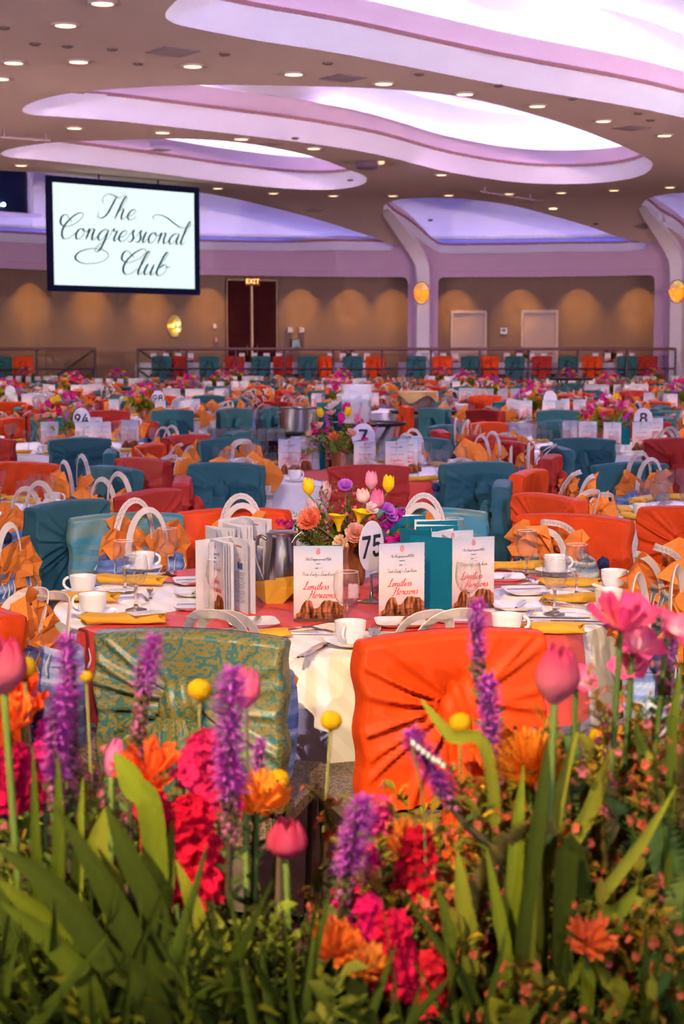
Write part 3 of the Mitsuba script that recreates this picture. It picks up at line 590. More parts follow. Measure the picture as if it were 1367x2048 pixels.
# the riser: a deck from the rail to the wall
deck = Polygon([(-5.0, RY), (8.2, RY)] + [tuple(HC + 15.15 * np.array([sin(t), cos(t)])) for t in np.linspace(.62, -.75, 30)]).buffer(0)
mesh = trimesh.creation.extrude_polygon(deck, RZ, engine='earcut')
struct('riser_platform', (np.array(mesh.vertices), np.array(mesh.faces)), RISM, False, 'low dark carpeted riser along the back wall')
deck2 = Polygon([(-13, RY - .75), (-7.2, RY - .75), (-7.2, 39.0), (-13, 37.5)]).buffer(0)
mesh = trimesh.creation.extrude_polygon(deck2, RZ, engine='earcut')
struct('riser_platform_001', (np.array(mesh.vertices), np.array(mesh.faces)), RISM, False, 'low dark carpeted riser at the far left')
RAILM = mat('rail', prin((.035, .022, .035), .4, .5))
RAILG = mat('rail_top', prin((.20, .09, .09), .3, .6))
def railing(x0, x1, y, label, n, stair=None):
    pr = Proto()
    pr.part('handrail', tube([(x0, y, RZ + 1.08), (x1, y, RZ + 1.08)], .035, 8), RAILG)
    pr.part('rail', tube([(x0, y, RZ + .62), (x1, y, RZ + .62)], .02, 6), RAILM); pr.part('rail', tube([(x0, y, RZ + .12), (x1, y, RZ + .12)], .02, 6), RAILM)
    for x in np.linspace(x0, x1, n): pr.part('post', tube([(x, y, 0.0), (x, y, RZ + 1.08)], .025, 6), RAILM)
    for sx in stair or ():
        xa, d = sx
        for h in (1.08, .6): pr.part('stair_rail', tube([(xa, y, RZ + h), (xa + d * .9, y - .02, RZ + h - .62)], .022, 6), RAILM)
        pr.part('post', tube([(xa + d * .9, y - .02, 0), (xa + d * .9, y - .02, RZ + .46)], .025, 6), RAILM)
    return place('guard_rail', pr, np.eye(4), label, 'railing')
xa = at_y(274, 698, RY)[0]; xb = at_y(1352, 698, RY)[0]; xl = at_y(190, 698, RY - .7)[0]
railing(xa, xb, RY + .1, 'long dark guard rail along the back riser', 12, [(xa, 1)])
railing(-11, xl, RY - .68, 'short dark guard rail with a stair rail at the far left', 5, [(xl, -1)])
for k in range(2): struct('riser_step' + ('_001' if k else ''), bbox(((xl + xa) / 2 - .3, RY - .3 + .3 * k, .125 + .085 * k), (1.2, .3, .25 + .17 * k), .01), RISM, False, ['lower carpeted step up to the riser', 'upper carpeted step up to the riser'][k])
# ------------------------------------------------------------------ chairs in knotted shawls
def vnoise(v, fr, seed=0, oc=2): return meshkit.fbm(np.asarray(v) * fr + 11.7, oc, seed) - .5
def shade(base, v, amt=.12, fr=18, seed=3): return np.clip(np.asarray(base)[None] * (1 + amt * 2 * vnoise(v, fr, seed)[:, None]), 0, 1)
ZK = .745
def shawl_mesh(q, m, seed, w=.232):
    """the shawl drawn round the chair's back: a sleeve whose pleats run from the knot to the corners and edges. q = points across the rear"""
    rr = np.random.default_rng(seed); b = .042; nf, ns = max(q // 4, 3), max(q // 14, 1)
    x0 = np.concatenate([np.linspace(-w, w, q), np.full(ns, w + .006), np.linspace(w, -w, nf), np.full(ns, -w - .006)])
    y0 = np.concatenate([np.full(q, -b), np.linspace(-b, b, ns + 2)[1:-1], np.full(nf, b), np.linspace(b, -b, ns + 2)[1:-1]])
    rear = np.concatenate([np.ones(q), np.zeros(ns + nf + ns)]); rear[[0, q - 1]] = .45
    # pleats: (side, angle, strength, width, bend)
    pl = []
    for s in (-1, 1):
        for t in np.linspace(-.95, .95, 8) + rr.uniform(-.10, .10, 8): pl.append((s, t, rr.uniform(.45, 1.25) * float(np.interp(t, [.45, .8], [1.0, .45])), rr.uniform(.7, 1.3), rr.uniform(-.35, .35)))
    ph = rr.uniform(0, 6.28, 6); rows = []
    for j in range(m):
        t = j / (m - 1); zt = .892 - .40 * t
        x = x0 * (1 - .035 * t); z = np.full(len(x0), zt) - np.where(y0 > 0, .06 * t, 0) + .014 * (1 - (x / w) ** 2) * (1 - t)
        z = z - .02 * rear * t * np.sin(x * 9 + ph[4]) * (t > .6)
        dx, dz = x, z - ZK; r = np.hypot(dx, dz) + 1e-6; an = np.arctan2(dz, np.abs(dx) + 1e-6); sd = np.where(dx >= 0, 1, -1)
        d = np.zeros_like(x)
        for s, ta, k, wd, bn in pl:
            ww = (.0045 + .024 * r) * wd; off = (an - ta - bn * (r - .12) * 2) * r
            d += np.where(sd == s, k * (np.exp(-(off / ww) ** 2) - .35 * np.exp(-((off + 1.6 * ww) / ww) ** 2)), 0)
        amp = .024 * np.clip(r / .10, .10, 1) * np.clip(1.35 - r / .26, .10, 1) * np.interp(an, [.5, 1.15], [1.0, .12])
        low = np.clip(-dz / .06, 0, 1) * np.clip(1 - np.abs(dx) / .2, 0, 1)
        d = rear * (amp * d + .006 * np.sin(x * 70 + ph[0]) * low - .022 * np.exp(-(r / .065) ** 2)) + (1 - rear) * .004 * np.sin(x * 50 + z * 30 + ph[5]) * np.sign(y0 + 1e-9) * -1
        x = x * (1 + .02 * np.sin(z * 45 + ph[2]) * (np.abs(x0) > w * .9))
        rows.append(np.stack([x, y0 - .25 - d - .010 * rear * np.clip(t - .4, 0, 1), z], 1))
    top = rows[0]; c1, c2 = top.copy(), top.copy()
    c1[:, 1] = -.25 + (top[:, 1] + .25) * .7; c1[:, 2] += .010; c1[:, 0] *= .985
    c2[:, 1] = -.25 - .005 * np.sign(top[:, 1] + .25); c2[:, 2] += .013; c2[:, 0] *= .975
    return np.vstack([c2, c1] + rows), grid_faces(m + 2, len(x0), True)
def tail_mesh(seed, L=.36, n=9, m=12, x0=0.0, w0=.040, w1=.095):
    rr = np.random.default_rng(seed); ph = rr.uniform(0, 6.28, 3); rows = []
    for j in range(m):
        t = j / (m - 1); u = np.linspace(-1, 1, n); w = w0 + (w1 - w0) * t ** .6
        x = x0 * t + u * w + .012 * np.sin(t * 4 + ph[0]); z = ZK - .02 - L * t - .012 * u * t
        y = -.352 - .024 * np.abs(np.sin(u * 4.6 + ph[1] + t * .8)) * (.7 + .3 * t) - .03 * np.sin(min(t * 3, pi / 2)) + .02 * t
        rows.append(np.stack([x, y, z], 1))
    return np.vstack(rows), grid_faces(m, n)
def knot_mesh(seed, sub=3):
    v, f = blob((.056, .044, .066), sub); a = np.arctan2(v[:, 1], v[:, 0]); v = v * (1 + .22 * np.abs(np.sin(v[:, 0] * 75 + v[:, 2] * 22 + seed)) - .06)[:, None] * [.85, .8, 1.0]
    return v + [0, -.325, ZK], f
SEATM = mat('woven_seat', prin(mikit.proc(lambda p, n, uv: mix((.20, .13, .085), (.08, .05, .035), smoothstep(.3, .7, noise(p.x * 260, p.y * 260, p.z * 260)))), .7))
def chair_frame(pr):
    pr.part('seat', bbox((0, -.005, .455), (.45, .44, .075), .022), SEATM, 40)
    pr.part('backrest', bbox((0, -.25, .60), (.40, .035, .42), .012), SEATM, 40)
    for sx in (-1, 1):
        pr.part('leg', tube(catmull([(sx * .205, .19, .44), (sx * .21, .2, .25), (sx * .215, .215, 0)]), .0125, 6), BRONZE)
        pr.part('leg', tube(catmull([(sx * .205, -.25, .62), (sx * .21, -.245, .42), (sx * .215, -.26, .2), (sx * .215, -.30, 0)]), .0125, 6), BRONZE)
TEAL, RED, ORANGE, GREEN = (.017, .074, .084), (.27, .017, .012), (.50, .040, .003), (.10, .20, .13)
DAMASK = mat('damask', prin(mikit.proc(lambda p, n, uv: mix((.035, .11, .085), (.17, .135, .030), smoothstep(.28, .50, dr.abs(dr.sin(13 * fbm(p.x * 17, p.y * 17, p.z * 17, 2) + 3.0 * fbm(p.x * 60, p.y * 60, p.z * 60, 2)))) * smoothstep(.28, .5, fbm(p.x * 170, p.y * 170, p.z * 170, 2)))), .42, sheen=.1))
SHOT = mat('shot_silk', prin(mikit.proc(lambda p, n, uv: mix((.085, .16, .12), (.02, .15, .18), smoothstep(.42, .62, fbm(p.x * 9, p.y * 9, p.z * 42, 3)))), .45, sheen=.1))
def chair_proto(col, lod, seed, bsdf=None):
    pr = Proto(); sat = VCS
    n, m = ((72, 52), (36, 26), (8, 6))[lod]
    sh = shawl_mesh(n, m, seed)
    if lod < 2:
        c = shade(col, sh[0], .16, 22, seed)
        pr.append(('shawl', ply(sh, bsdf or sat, True, c)))
        kn = knot_mesh(seed, 3 if lod == 0 else 2); tl = [tail_mesh(seed, .46, 13 if lod == 0 else 7, 16 if lod == 0 else 6), tail_mesh(seed + 1, .38, 9 if lod == 0 else 5, 12 if lod == 0 else 5, .035)]
        pr.append(('shawl__knot', ply(kn, bsdf or sat, True, shade(col, kn[0], .1)))); pr.append(('shawl__tail', ply(tl[0], bsdf or sat, True, shade(col, tl[0][0], .15)))); pr.append(('shawl__tail_001', ply(tl[1], bsdf or sat, True, shade(col, tl[1][0], .15))))
        chair_frame(pr)
    else:
        mb = MB().add(sh, shade(col, sh[0], .2, 12, seed)); t = tail_mesh(seed, .36, 4, 3); mb.add(t, col); k = knot_mesh(seed, 1); mb.add(k, col)
        mb.add(bbox((0, 0, .455), (.44, .43, .07)), (.10, .06, .045))
        for sx in (-1, 1):
            for sy in (-1, 1): mb.add(bbox((sx * .2, sy * .2 - .02, .22), (.025, .025, .44)), (.05, .04, .03))
        pr.append(('', ply(mb.get(), VCS, False)))
    return pr
CH = {}
for ci, (nm, col) in enumerate((('teal', TEAL), ('red', RED), ('orange', ORANGE))):
    for lod in (0, 1, 2):
        CH[nm, lod] = [chair_proto(col, lod, 5 + 3 * ci + k) for k in range(2 if lod < 2 else 2)]
CH['green', 0] = [chair_proto(GREEN, 0, 31, DAMASK)]
CH['shot', 0] = [chair_proto(GREEN, 0, 33, SHOT)]

# ------------------------------------------------------------------ totes with orange tissue
def bag_body(n, m, pal, seed, H=.30):
    rr = np.random.default_rng(seed); a = np.arange(n) * 2 * pi / n; ex = lambda q, e: np.sign(q) * np.abs(q) ** e; V, C = [], []
    for j in range(m):
        t = j / (m - 1); k = .93 + .09 * sin(pi * t * .9)
        x, y = .185 * k * ex(np.cos(a), .5), .075 * (1.1 - .25 * t) * ex(np.sin(a), .75)
        y = y + .006 * np.sin(x * 40 + t * 5 + seed); z = H * t - (.03 * (x / .19) ** 2 if t > .8 else 0)
        V.append(np.stack([x, y, np.broadcast_to(z, x.shape)], 1)); C.append(np.clip(np.broadcast_to(np.asarray(pal[rr.integers(len(pal))]) * rr.uniform(.75, 1.15), (n, 3)) * rr.uniform(.8, 1.15, (n, 1)), 0, 1))
    V.insert(0, V[0] * [.05, .05, 1]); C.insert(0, C[0])
    return np.vstack(V), grid_faces(m + 1, n, True), np.vstack(C)
DENIM = [(.10, .16, .33), (.16, .25, .44), (.07, .11, .25), (.30, .38, .55), (.12, .19, .38), (.45, .50, .60)]
CREAMP = [(.60, .57, .48), (.10, .16, .20), (.55, .52, .45), (.18, .27, .28), (.62, .58, .50), (.05, .07, .09)]
CANVAS = (.52, .45, .39)
def strap_path(y, w, h, lean, sag=0.0):
    a = np.linspace(0, pi, 15); x = w * np.cos(a); z = .27 + h * np.sin(a) ** .75
    yy = y + lean * np.sin(a) ** 1.5
    return np.stack([x, yy, z - sag * np.sin(a) ** 4], 1)
def strap_mesh(y, w, h, lean, n=15, sag=0.0):
    P = strap_path(y, w, h, lean, sag); return ribbon(P, np.tile([0, .019, 0.0], (len(P), 1)) + np.gradient(P, axis=0) * 0, .004)
def strap_wide(y, w, h, lean, sag=0.0, wd=.0125):
    """webbing that shows its broad side to the front"""
    P = strap_path(y, w, h, lean, sag); t = np.gradient(P, axis=0); t /= np.linalg.norm(t, axis=1, keepdims=True)
    W = np.cross(t, [0, 1, 0]); W /= np.linalg.norm(W, axis=1, keepdims=True); W = W * .8 + np.array([0, .45, 0]); W /= np.linalg.norm(W, axis=1, keepdims=True)
    return P, W * wd
def zigzag(P, W, off, k=3):
    Q = np.repeat(P[:-1], k, 0) + (np.arange(k) / k)[None].repeat(len(P) - 1, 0).reshape(-1, 1) * np.repeat(np.diff(P, axis=0), k, 0)
    WW = np.repeat(W[:-1], k, 0); s = np.where(np.arange(len(Q)) % 2, .38, -.38)[:, None]
    t = np.gradient(Q, axis=0); t /= np.linalg.norm(t, axis=1, keepdims=True); n = np.cross(t, WW); n /= np.linalg.norm(n, axis=1, keepdims=True)
    Z = Q + WW * s; mb = MB()
    for sg in (-1,):
        d = np.gradient(Z, axis=0); h = np.cross(n, np.diff(Z, axis=0, append=Z[-1:])); h = h / (np.linalg.norm(h, axis=1, keepdims=True) + 1e-9) * .0009
        mb.add(ribbon(Z + n * (.0030 * sg), h))
    return mb.get()[:2]
def bag_proto(lod, pal, seed, lean=0.0, h=.17, sag=0.0):
    pr = Proto(); r = random.Random(seed)
    b = bag_body(*((40, 34), (20, 12), (8, 4))[lod], pal, seed)
    straps = [strap_wide(y, .085, h * k, lean * k2, sag) for y, k, k2 in ((-.055, 1.0, 1.0), (.055, .9, .6))]
    if lod == 2:
        mb = MB().add(b)
        for P, W in straps: mb.add(ribbon(P[::2], W[::2] * 1.2, .005), CANVAS)
        pr.append(('', ply(mb.get(), VCF, False))); return pr
    pr.append(('body', ply(b, VCF, True)))
    for P, W in straps:
        n = pr.part('strap', ribbon(P, W, .004), VCF, 35, CANVAS)
        if lod == 0 and P[0, 1] < 0: pr.append((n + '__zigzag', ply(zigzag(P, W, 0), VCM, False, (.03, .03, .04))))
    mb = MB()
    for k in range(9 if lod == 0 else 5):
        x = -.15 + .3 * k / (8 if lod == 0 else 4)
        for y in (-.075, .075): mb.add(tube([(x, y, .272), (x + r.uniform(-.01, .01), y * 1.15, .24), (x + r.uniform(-.012, .012), y * 1.1, .215)], [.0015, .0028, .004], 5), (.46, .46, .46))
    pr.append(('fringe', ply(mb.get(), VCF, True)))
    mb = MB().add(xf(blob((.024, .024, .026), 2, .25, 6, seed), M4((-.19, -.05, .26))), (.012, .02, .06))
    for k in range(7): mb.add(tube([(-.19, -.05, .25), (-.19 + r.uniform(-.02, .02), -.055 + r.uniform(-.02, .02), .17)], [.006, .005], 4), (.02, .07, .16))
    pr.append(('pompom', ply(mb.get(), VCF, True)))
    return pr
def tissue_mesh(seed, lod=0):
    """crumpled sheets standing out of the bag: broad creased planes with a few corners"""
    r = np.random.default_rng(seed); mb = MB(); K = (4, 3, 2)[lod]; n = (6, 4, 3)[lod]
    for k in range(K):
        a = k * 2 * pi / K + r.uniform(-.5, .5); cx, cy = .07 * cos(a) * r.uniform(.4, 1.2), .03 * sin(a); u, v = np.meshgrid(np.linspace(-1, 1, n), np.linspace(0, 1, n)); sz = r.uniform(.85, 1.2)
        w = .075 * sz * (1 - .25 * v) * (1 + .25 * r.uniform(-1, 1, u.shape)); x = cx + u * w + .05 * (v - .3) * cos(a) + .012 * r.uniform(-1, 1, u.shape)
        y = cy + .05 * v * (sin(a) + .3) + .028 * r.uniform(-1, 1, u.shape); z = .0 + (.15 * v * (1 - .35 * np.abs(u - r.uniform(-.6, .6))) * sz) + .010 * r.uniform(-1, 1, u.shape)
        P = np.stack([x, y, z], -1).reshape(-1, 3); mb.add((P, grid_faces(n, n)), np.array([.80, .25, .045]) * r.uniform(.8, 1.1))
    v, f, c = mb.get(); return v, f, np.clip(c * (1 + .12 * r.uniform(-1, 1, (len(c), 1))), 0, 1)
TISS = {l: [[('', ply(tissue_mesh(50 + k, l), VCP, False))] for k in range(3)] for l in (0, 1, 2)}
BAG = {(l, p): [bag_proto(l, (DENIM, CREAMP)[p], 60 + 2 * k + p, lean, hh, sg) for k, (lean, hh, sg) in enumerate(((.0, .22, 0), (-.13, .19, .02), (.10, .18, .03)))] for l in (0, 1, 2) for p in (0, 1)}

# ------------------------------------------------------------------ glass, china, napkins, cutlery
def goblet(lod):
    n = (28, 14, 8)[lod]; pr = Proto()
    bowl = [(.006, .078), (.020, .084), (.032, .098), (.0385, .118), (.0395, .135), (.0375, .158), (.0345, .176)]
    stem = [(.0335, 0), (.0340, .002), (.020, .006), (.008, .011), (.0048, .020), (.0042, .05), (.0052, .072), (.0085, .079), (.003, .082), (.0005, .082)]
    if lod == 2: bowl = bowl[::2]; stem = [(.033, .001), (.006, .010), (.004, .05), (.006, .079)]
    if lod == 0:
        b = catmull([(r, z) for r, z in bowl], 4); pr.part('bowl', lathe(b, n), GLASSV); pr.part('rim', xf(lathe([(.0345, 0), (.0354, .0009), (.0345, .0018), (.0336, .0009), (.0345, 0)], n), M4((0, 0, .1755))), RIMM)
        pr.part('stem', lathe([(.0005, 0)] + stem, n), SOLIDGLASS)
    else:
        pr.append(('', ply(lathe(([(.0005, .0)] if lod == 1 else []) + stem[:-2] + bowl, n), GLASSV)))
    return pr
RIMM = mat('glass_rim', prin((.85, .85, .88), .12, .2, specular=.9))
GLASSV = mat('glass_far', {'type': 'blendbsdf', 'weight': .02, 'a': {'type': 'thindielectric', 'int_ior': 1.5}, 'b': prin((.86, .86, .92), .12, specular=.9)})
GOB = [goblet(l) for l in (0, 1, 2)]
def cup_proto(lod):
    n = 28 if lod == 0 else 12; pr = Proto()
    pr.part('bowl', lathe([(.0005, .002), (.026, .0), (.028, .004), (.036, .016), (.042, .035), (.0445, .060), (.0450, .063), (.0430, .0635), (.0405, .050), (.036, .022), (.022, .010), (.0005, .009)], n), CERAMIC, True)
    a = np.linspace(-1.25, 1.25, 9); pr.part('handle', tube([(.040 + .026 * np.cos(t) * 1.0, 0, .036 + .021 * np.sin(t)) for t in a], [.005] * 9, 8 if lod == 0 else 5), CERAMIC)
    return pr
CUP = [cup_proto(0), cup_proto(1)]
SAU = [[('', ply(lathe([(.0005, .003), (.03, .002), (.034, 0), (.06, .009), (.075, .016), (.0755, .018), (.06, .0125), (.038, .006), (.03, .007), (.0005, .007)], n), CERAMIC))] for n in (32, 14)]
def rrect(a, b, e, n):
    t = np.arange(n) * 2 * pi / n; return np.stack([a * np.sign(np.cos(t)) * np.abs(np.cos(t)) ** e, b * np.sign(np.sin(t)) * np.abs(np.sin(t)) ** e], 1)
def plate_mesh(n=40):
    rows = [np.c_[rrect(k, k, e, n), np.full(n, z)] for k, e, z in ((.001, .5, .005), (.045, .5, .004), (.047, .45, 0), (.055, .4, .004), (.082, .35, .016), (.083, .35, .0185), (.060, .4, .010), (.05, .45, .0085), (.001, .5, .0085))]
    return np.vstack(rows), grid_faces(len(rows), n, True)
PLATE = [('', ply(plate_mesh(), CERAMIC, True))]
MUST = (.60, .30, .022)
def napkin_mesh(lod, seed=1):
    """a napkin rolled into a flat bundle"""
    n, m = (26, 18) if lod == 0 else (12, 5); rows = []; r = np.random.default_rng(seed)
    for j in range(m):
        t = j / (m - 1) * 2 - 1; a = np.arange(n) * 2 * pi / n
        y, z = .036 * np.sign(np.cos(a)) * np.abs(np.cos(a)) ** .6, .014 * np.sign(np.sin(a)) * np.abs(np.sin(a)) ** .75
        y = y * (1 + .10 * t) ; z = z * (1 + .15 * sin(t * 4)) + .0012 * np.sin(y * 260 + t * 3)
        rows.append(np.stack([np.full(n, t * .115) + .012 * np.sin(a * 2) * (abs(t) > .95), y, z + .0165], 1))
    e0, e1 = rows[0] * [1, .75, .7] + [.006, 0, .004], rows[-1] * [1, .75, .7] + [-.006, 0, .004]
    c0, c1 = e0 * [1, .02, .02] + [0, 0, .015], e1 * [1, .02, .02] + [0, 0, .015]
    return np.vstack([c0, e0] + rows + [e1, c1]), grid_faces(m + 4, n, True)
NAP = []
for l in (0, 1):
    q = napkin_mesh(l); NAP.append([('', ply(q, VCF, True, shade(MUST, q[0], .12, 30)))])
def knife_mesh(L=.21):
    s = np.linspace(0, 1, 12); P = np.stack([s * L - L / 2, s * 0, np.full(12, .004)], 1); w = np.where(s < .5, .005, .0088) * np.where(s > .93, .6, 1); w[0] = .004
    return ribbon(P, np.stack([w * 0, w, w * 0], 1), .004)
def spoon_mesh(L=.18):
    s = np.linspace(0, 1, 20); w = np.interp(s, [0, .05, .1, .6, .72, .85, .96, 1], [.004, .0065, .006, .003, .006, .018, .011, .002]); z = .005 + .006 * np.sin(s * pi) - np.interp(s, [0, .72, .86, 1], [0, 0, .003, 0])
    rows = []
    for u in (-1, -.5, 0, .5, 1): rows.append(np.stack([s * L - L / 2, u * w, z - (1 - u * u) * np.interp(s, [0, .7, .86, 1], [0, 0, .006, 0])], 1))
    v = np.stack(rows, 1).reshape(-1, 3); return v, grid_faces(20, 5)
def fork_mesh(L=.19):
    mb = MB(); s = np.linspace(0, 1, 12); w = np.interp(s, [0, .1, .6, .85, 1], [.006, .006, .003, .010, .0115]); P = np.stack([s * L * .72 - L / 2, s * 0, .004 + .008 * s ** 2], 1)
    mb.add(ribbon(P, np.stack([w * 0, w, w * 0], 1), .0022))
    for k in range(4): x = L * .22; y = (-1.5 + k) * .0062; mb.add(tube([(x, y, .012), (x + .03, y, .013), (x + .055, y, .007)], [.0022, .002, .0012], 5))
    return mb.get()[:2]
KNIFE, SPOON, FORK = [('', ply(knife_mesh(), SILVER, True))], [('', ply(spoon_mesh(), SILVER, True))], [('', ply(fork_mesh(), SILVER, 40))]
BUTTER = [('', ply(knife_mesh(.15), SILVER, 40))]
def card_proto():
    pr = Proto(); pr.part('card', bbox((0, 0, .001), (.105, .065, .0012)), VCM, False, (.80, .76, .70)); mb = MB()
    for k in range(4): mb.add(bbox((-.004 + .005 * (k % 2), .018 - .011 * k, .0019), (.07 - .012 * (k % 3), .0022, .0002)))
    pr.part('print', mb.get(), VCM, False, (.35, .30, .30)); return pr
CARD = card_proto()

# ------------------------------------------------------------------ programmes
PW, PH = .150, .232
def rock_h(u): return np.interp(u, [0, .04, .12, .17, .2, .26, .36, .41, .46, .52, .58, .62, .72, .8, .9, .96, 1], [.06, .10, .13, .22, .245, .285, .275, .17, .175, .20, .255, .275, .285, .27, .26, .22, .20])
def cover_art(nx, ny):
    """the cover's printed view: red buttes under a pale sky; the rows of the sheet follow the buttes' outline"""
    k = ny // 2; t = np.concatenate([np.linspace(0, 1, k), 1 + np.linspace(.0, 1, ny - k)[0:]]); u, t = np.meshgrid(np.linspace(0, 1, nx), t)
    hh = rock_h(u) + .010 * (meshkit.noise(np.stack([u * 34, u * 0, u * 0], -1)) - .5); v = np.where(t <= 1, hh * t, hh + (1 - hh) * (t - 1)); inside = np.arange(ny)[:, None] < k
    P = np.stack([u, u * 0, v], -1).reshape(-1, 3); U, V_ = P[:, 0], P[:, 2]; inside = np.broadcast_to(inside, u.shape).ravel()
    sky = np.stack([np.interp(V_, [.1, .3, .5, .8, 1], [.60, .74, .72, .65, .42]), np.interp(V_, [.1, .3, .5, .8, 1], [.38, .48, .58, .57, .46]), np.interp(V_, [.1, .3, .5, .8, 1], [.34, .40, .50, .57, .52])], 1)
    cl = smooth01v((meshkit.fbm(np.c_[U * 2, V_ * 9, U * 0] + 3, 3, 4) - .48) / .15)[:, None]; sky = sky * (1 - .35 * cl) + np.array([.42, .50, .56]) * .35 * cl
    h = rock_h(U) + .012 * (meshkit.noise(np.c_[U * 30, U * 0, U * 0]) - .5); rk = inside
    st = meshkit.fbm(np.c_[U * 26, V_ * 7, U * 0 + 2], 3, 8); lay = meshkit.noise(np.c_[U * 2, V_ * 60, U * 0]); rel = V_ / np.maximum(h, .01)
    rock = np.array([.44, .135, .05]) * (np.clip(st * 2.4 - .62, .12, 1.6))[:, None] * (.75 + .5 * lay)[:, None] * np.where(rel < .45, .6, 1.0)[:, None]
    col = np.where(rk[:, None], rock, sky); base = V_ < .04; col = np.where(base[:, None], np.array([.10, .045, .03]), col)
    return P * [PW, 1, PH], grid_faces(ny, nx), np.clip(col, 0, 1)
def smooth01v(x): x = np.clip(x, 0, 1); return x * x * (3 - 2 * x)
_t = centre(join(script('Limitless', .0108, .24, .55, .22, 4), (lambda m: (m[0] + [.018, 0, -.0255], m[1]))(script('Horizons', .0108, .24, .55, .22, 4))), PW * .52, .0985, -.0021)
_l = join(centre(script('The Congressional Club', .0038, .26, .5, .25, 3), PW * .5, .188, -.0021), centre(script("First Lady's Luncheon", .0052, .22, .45, .25, 3), PW * .5, .141, -.0021),
          latin('PRESENTS', .0026, True, PW * .5, .176, -.0021), latin('106', .0042, True, PW * .47, .162, -.0021), latin('TH', .0024, True, PW * .56, .164, -.0021))
_c = MB()
for q, s in (([(-.006, .006), (.006, .006), (.006, -.003), (0, -.008), (-.006, -.003)], 1.0),):
    pts = np.array(q + q[:1]); pts = np.c_[pts[:, 0], np.zeros(len(pts)), pts[:, 1]]
    for k in (1.0, .72): _c.add(ribbon(pts * k, np.gradient(pts, axis=0)[:, [2, 1, 0]] * 0 + np.c_[np.sign(pts[:, 0]) * .0004, pts[:, 0] * 0, np.sign(pts[:, 2]) * .0004]))
_c.add(xf(ribbon([(-.005, 0, .0085), (0, 0, .0105), (.005, 0, .0085)], [(0, 0, .001)] * 3), np.eye(4))); _c.add(latin('C', .005, True, 0, -.0028))
CREST = centre(_c.get()[:2], PW * .5, .2135, -.0021)
PAPER, TEALP = (.68, .64, .59), (.008, .115, .135)
ART = {l: ply(xf(cover_art(*n), M4((0, -.001, 0))), VCM, True) for l, n in ((0, (72, 84)), (1, (20, 30)))}
def wall_sheet(L, H, ang, x0=0.0, y0=0.0, th=.0012, curl=0.0, n=8):
    s = np.linspace(0, L, n); P = np.stack([x0 + s * cos(ang), y0 + s * sin(ang) + curl * np.sin(s / L * pi), np.full(n, H / 2)], 1)
    return ribbon(P, np.tile([0, 0, H / 2], (n, 1)), th)
def inner_print(ang):
    """a page's print: heading, portrait photograph, lines of text, on the face towards -y"""
    mb = MB()
    def q(x, z, w, h, c): mb.add(bbox((x, -.0012, z), (w, .0003, h)), c)
    q(PW * .5, PH * .90, PW * .34, .004, (.50, .18, .14))
    q(PW * .56, PH * .70, PW * .52, PH * .22, (.62, .60, .56))
    hat = np.array([[-.025, 0, .004], [-.010, 0, .009], [-.006, 0, .018], [.008, 0, .017], [.011, 0, .008], [.025, 0, .002], [0, 0, .0]]) + [PW * .56, -.0018, PH * .725]
    mb.add((hat, np.array([[0, 6, 1], [1, 6, 2], [2, 6, 3], [3, 6, 4], [4, 6, 5]])), (.64, .52, .34))
    mb.add(xf(blob((.0085, .0004, .011), 1), M4((PW * .57, -.0016, PH * .70))), (.45, .22, .14)); mb.add(bbox((PW * .575, -.0016, PH * .635), (.040, .0004, .020)), (.07, .10, .20))
    for k in range(14): q(PW * .5 - .004 * (k % 3), PH * .545 - k * .0072, PW * .72 - .009 * (k % 4), .0022, (.40, .37, .38))
    return xf(mb.get(), M4((0, 0, 0), ang))
def programme(lod, op=.7, teal=True, inside=False):
    """front cover in the xz plane facing -y, spine at x = 0, the back cover swung open by op"""
    pr = Proto()
    if lod == 2:
        mb = MB().add(bbox((PW / 2, .001, PH / 2), (PW, .002, PH)), PAPER).add(wall_sheet(PW, PH, op, n=2), TEALP if teal else PAPER).add(xf(cover_art(8, 12), M4((0, -.0005, 0)))).add(centre(script('Limitless', .0115, .34, .7, .22, 2), PW * .5, .098, -.002), (.62, .03, .03)).add(centre(script('Horizons', .0115, .34, .7, .22, 2), PW * .5, .072, -.002), (.62, .03, .03))
        pr.append(('', ply(mb.get(), VCM, False))); return pr
    pr.part('front_cover', bbox((PW / 2, .0004, PH / 2), (PW, .0016, PH)), VCM, False, PAPER)
    pr.append(('front_cover__artwork', ART[lod]))
    for n, m, b in (('title', _t, REDINK), ('lettering', _l, INK), ('crest', CREST, REDINK)): pr.append(('front_cover__' + n, ply(m, b, False)))
    pr.part('back_cover', wall_sheet(PW, PH, op, 0, .001), VCM, False, TEALP if teal else (.74, .70, .68))
    for k in (.33, .6): pr.part('page', wall_sheet(PW * .985, PH * .985, op * k, 0, .001, .001, .004), VCM, False, PAPER)
    return pr
PRG = {(0, k): programme(0, o) for k, o in enumerate((.45, .9))}; PRG |= {(1, k): programme(1, o) for k, o in enumerate((.5, 1.0))}; PRG |= {(2, k): programme(2, o) for k, o in enumerate((.6, 1.1))}
def programme_inside(op, teal=False):
    """a programme seen from its open side: cream pages with print"""
    pr = Proto(); pr.part('front_cover', wall_sheet(PW, PH, .0), VCM, False, (.66, .60, .56)); pr.part('back_cover', wall_sheet(PW, PH, op), VCM, False, TEALP if teal else PAPER)
    for k, a in enumerate((.12, .35, .75)):
        n = pr.part('page', wall_sheet(PW * .985, PH * .985, op * a, 0, 0, .001, .003), VCM, False, PAPER)
    pr.append(('page__print', ply(inner_print(op * .12), VCM, False))); return pr
PRIN = [programme_inside(-1.35), programme_inside(-.45)]
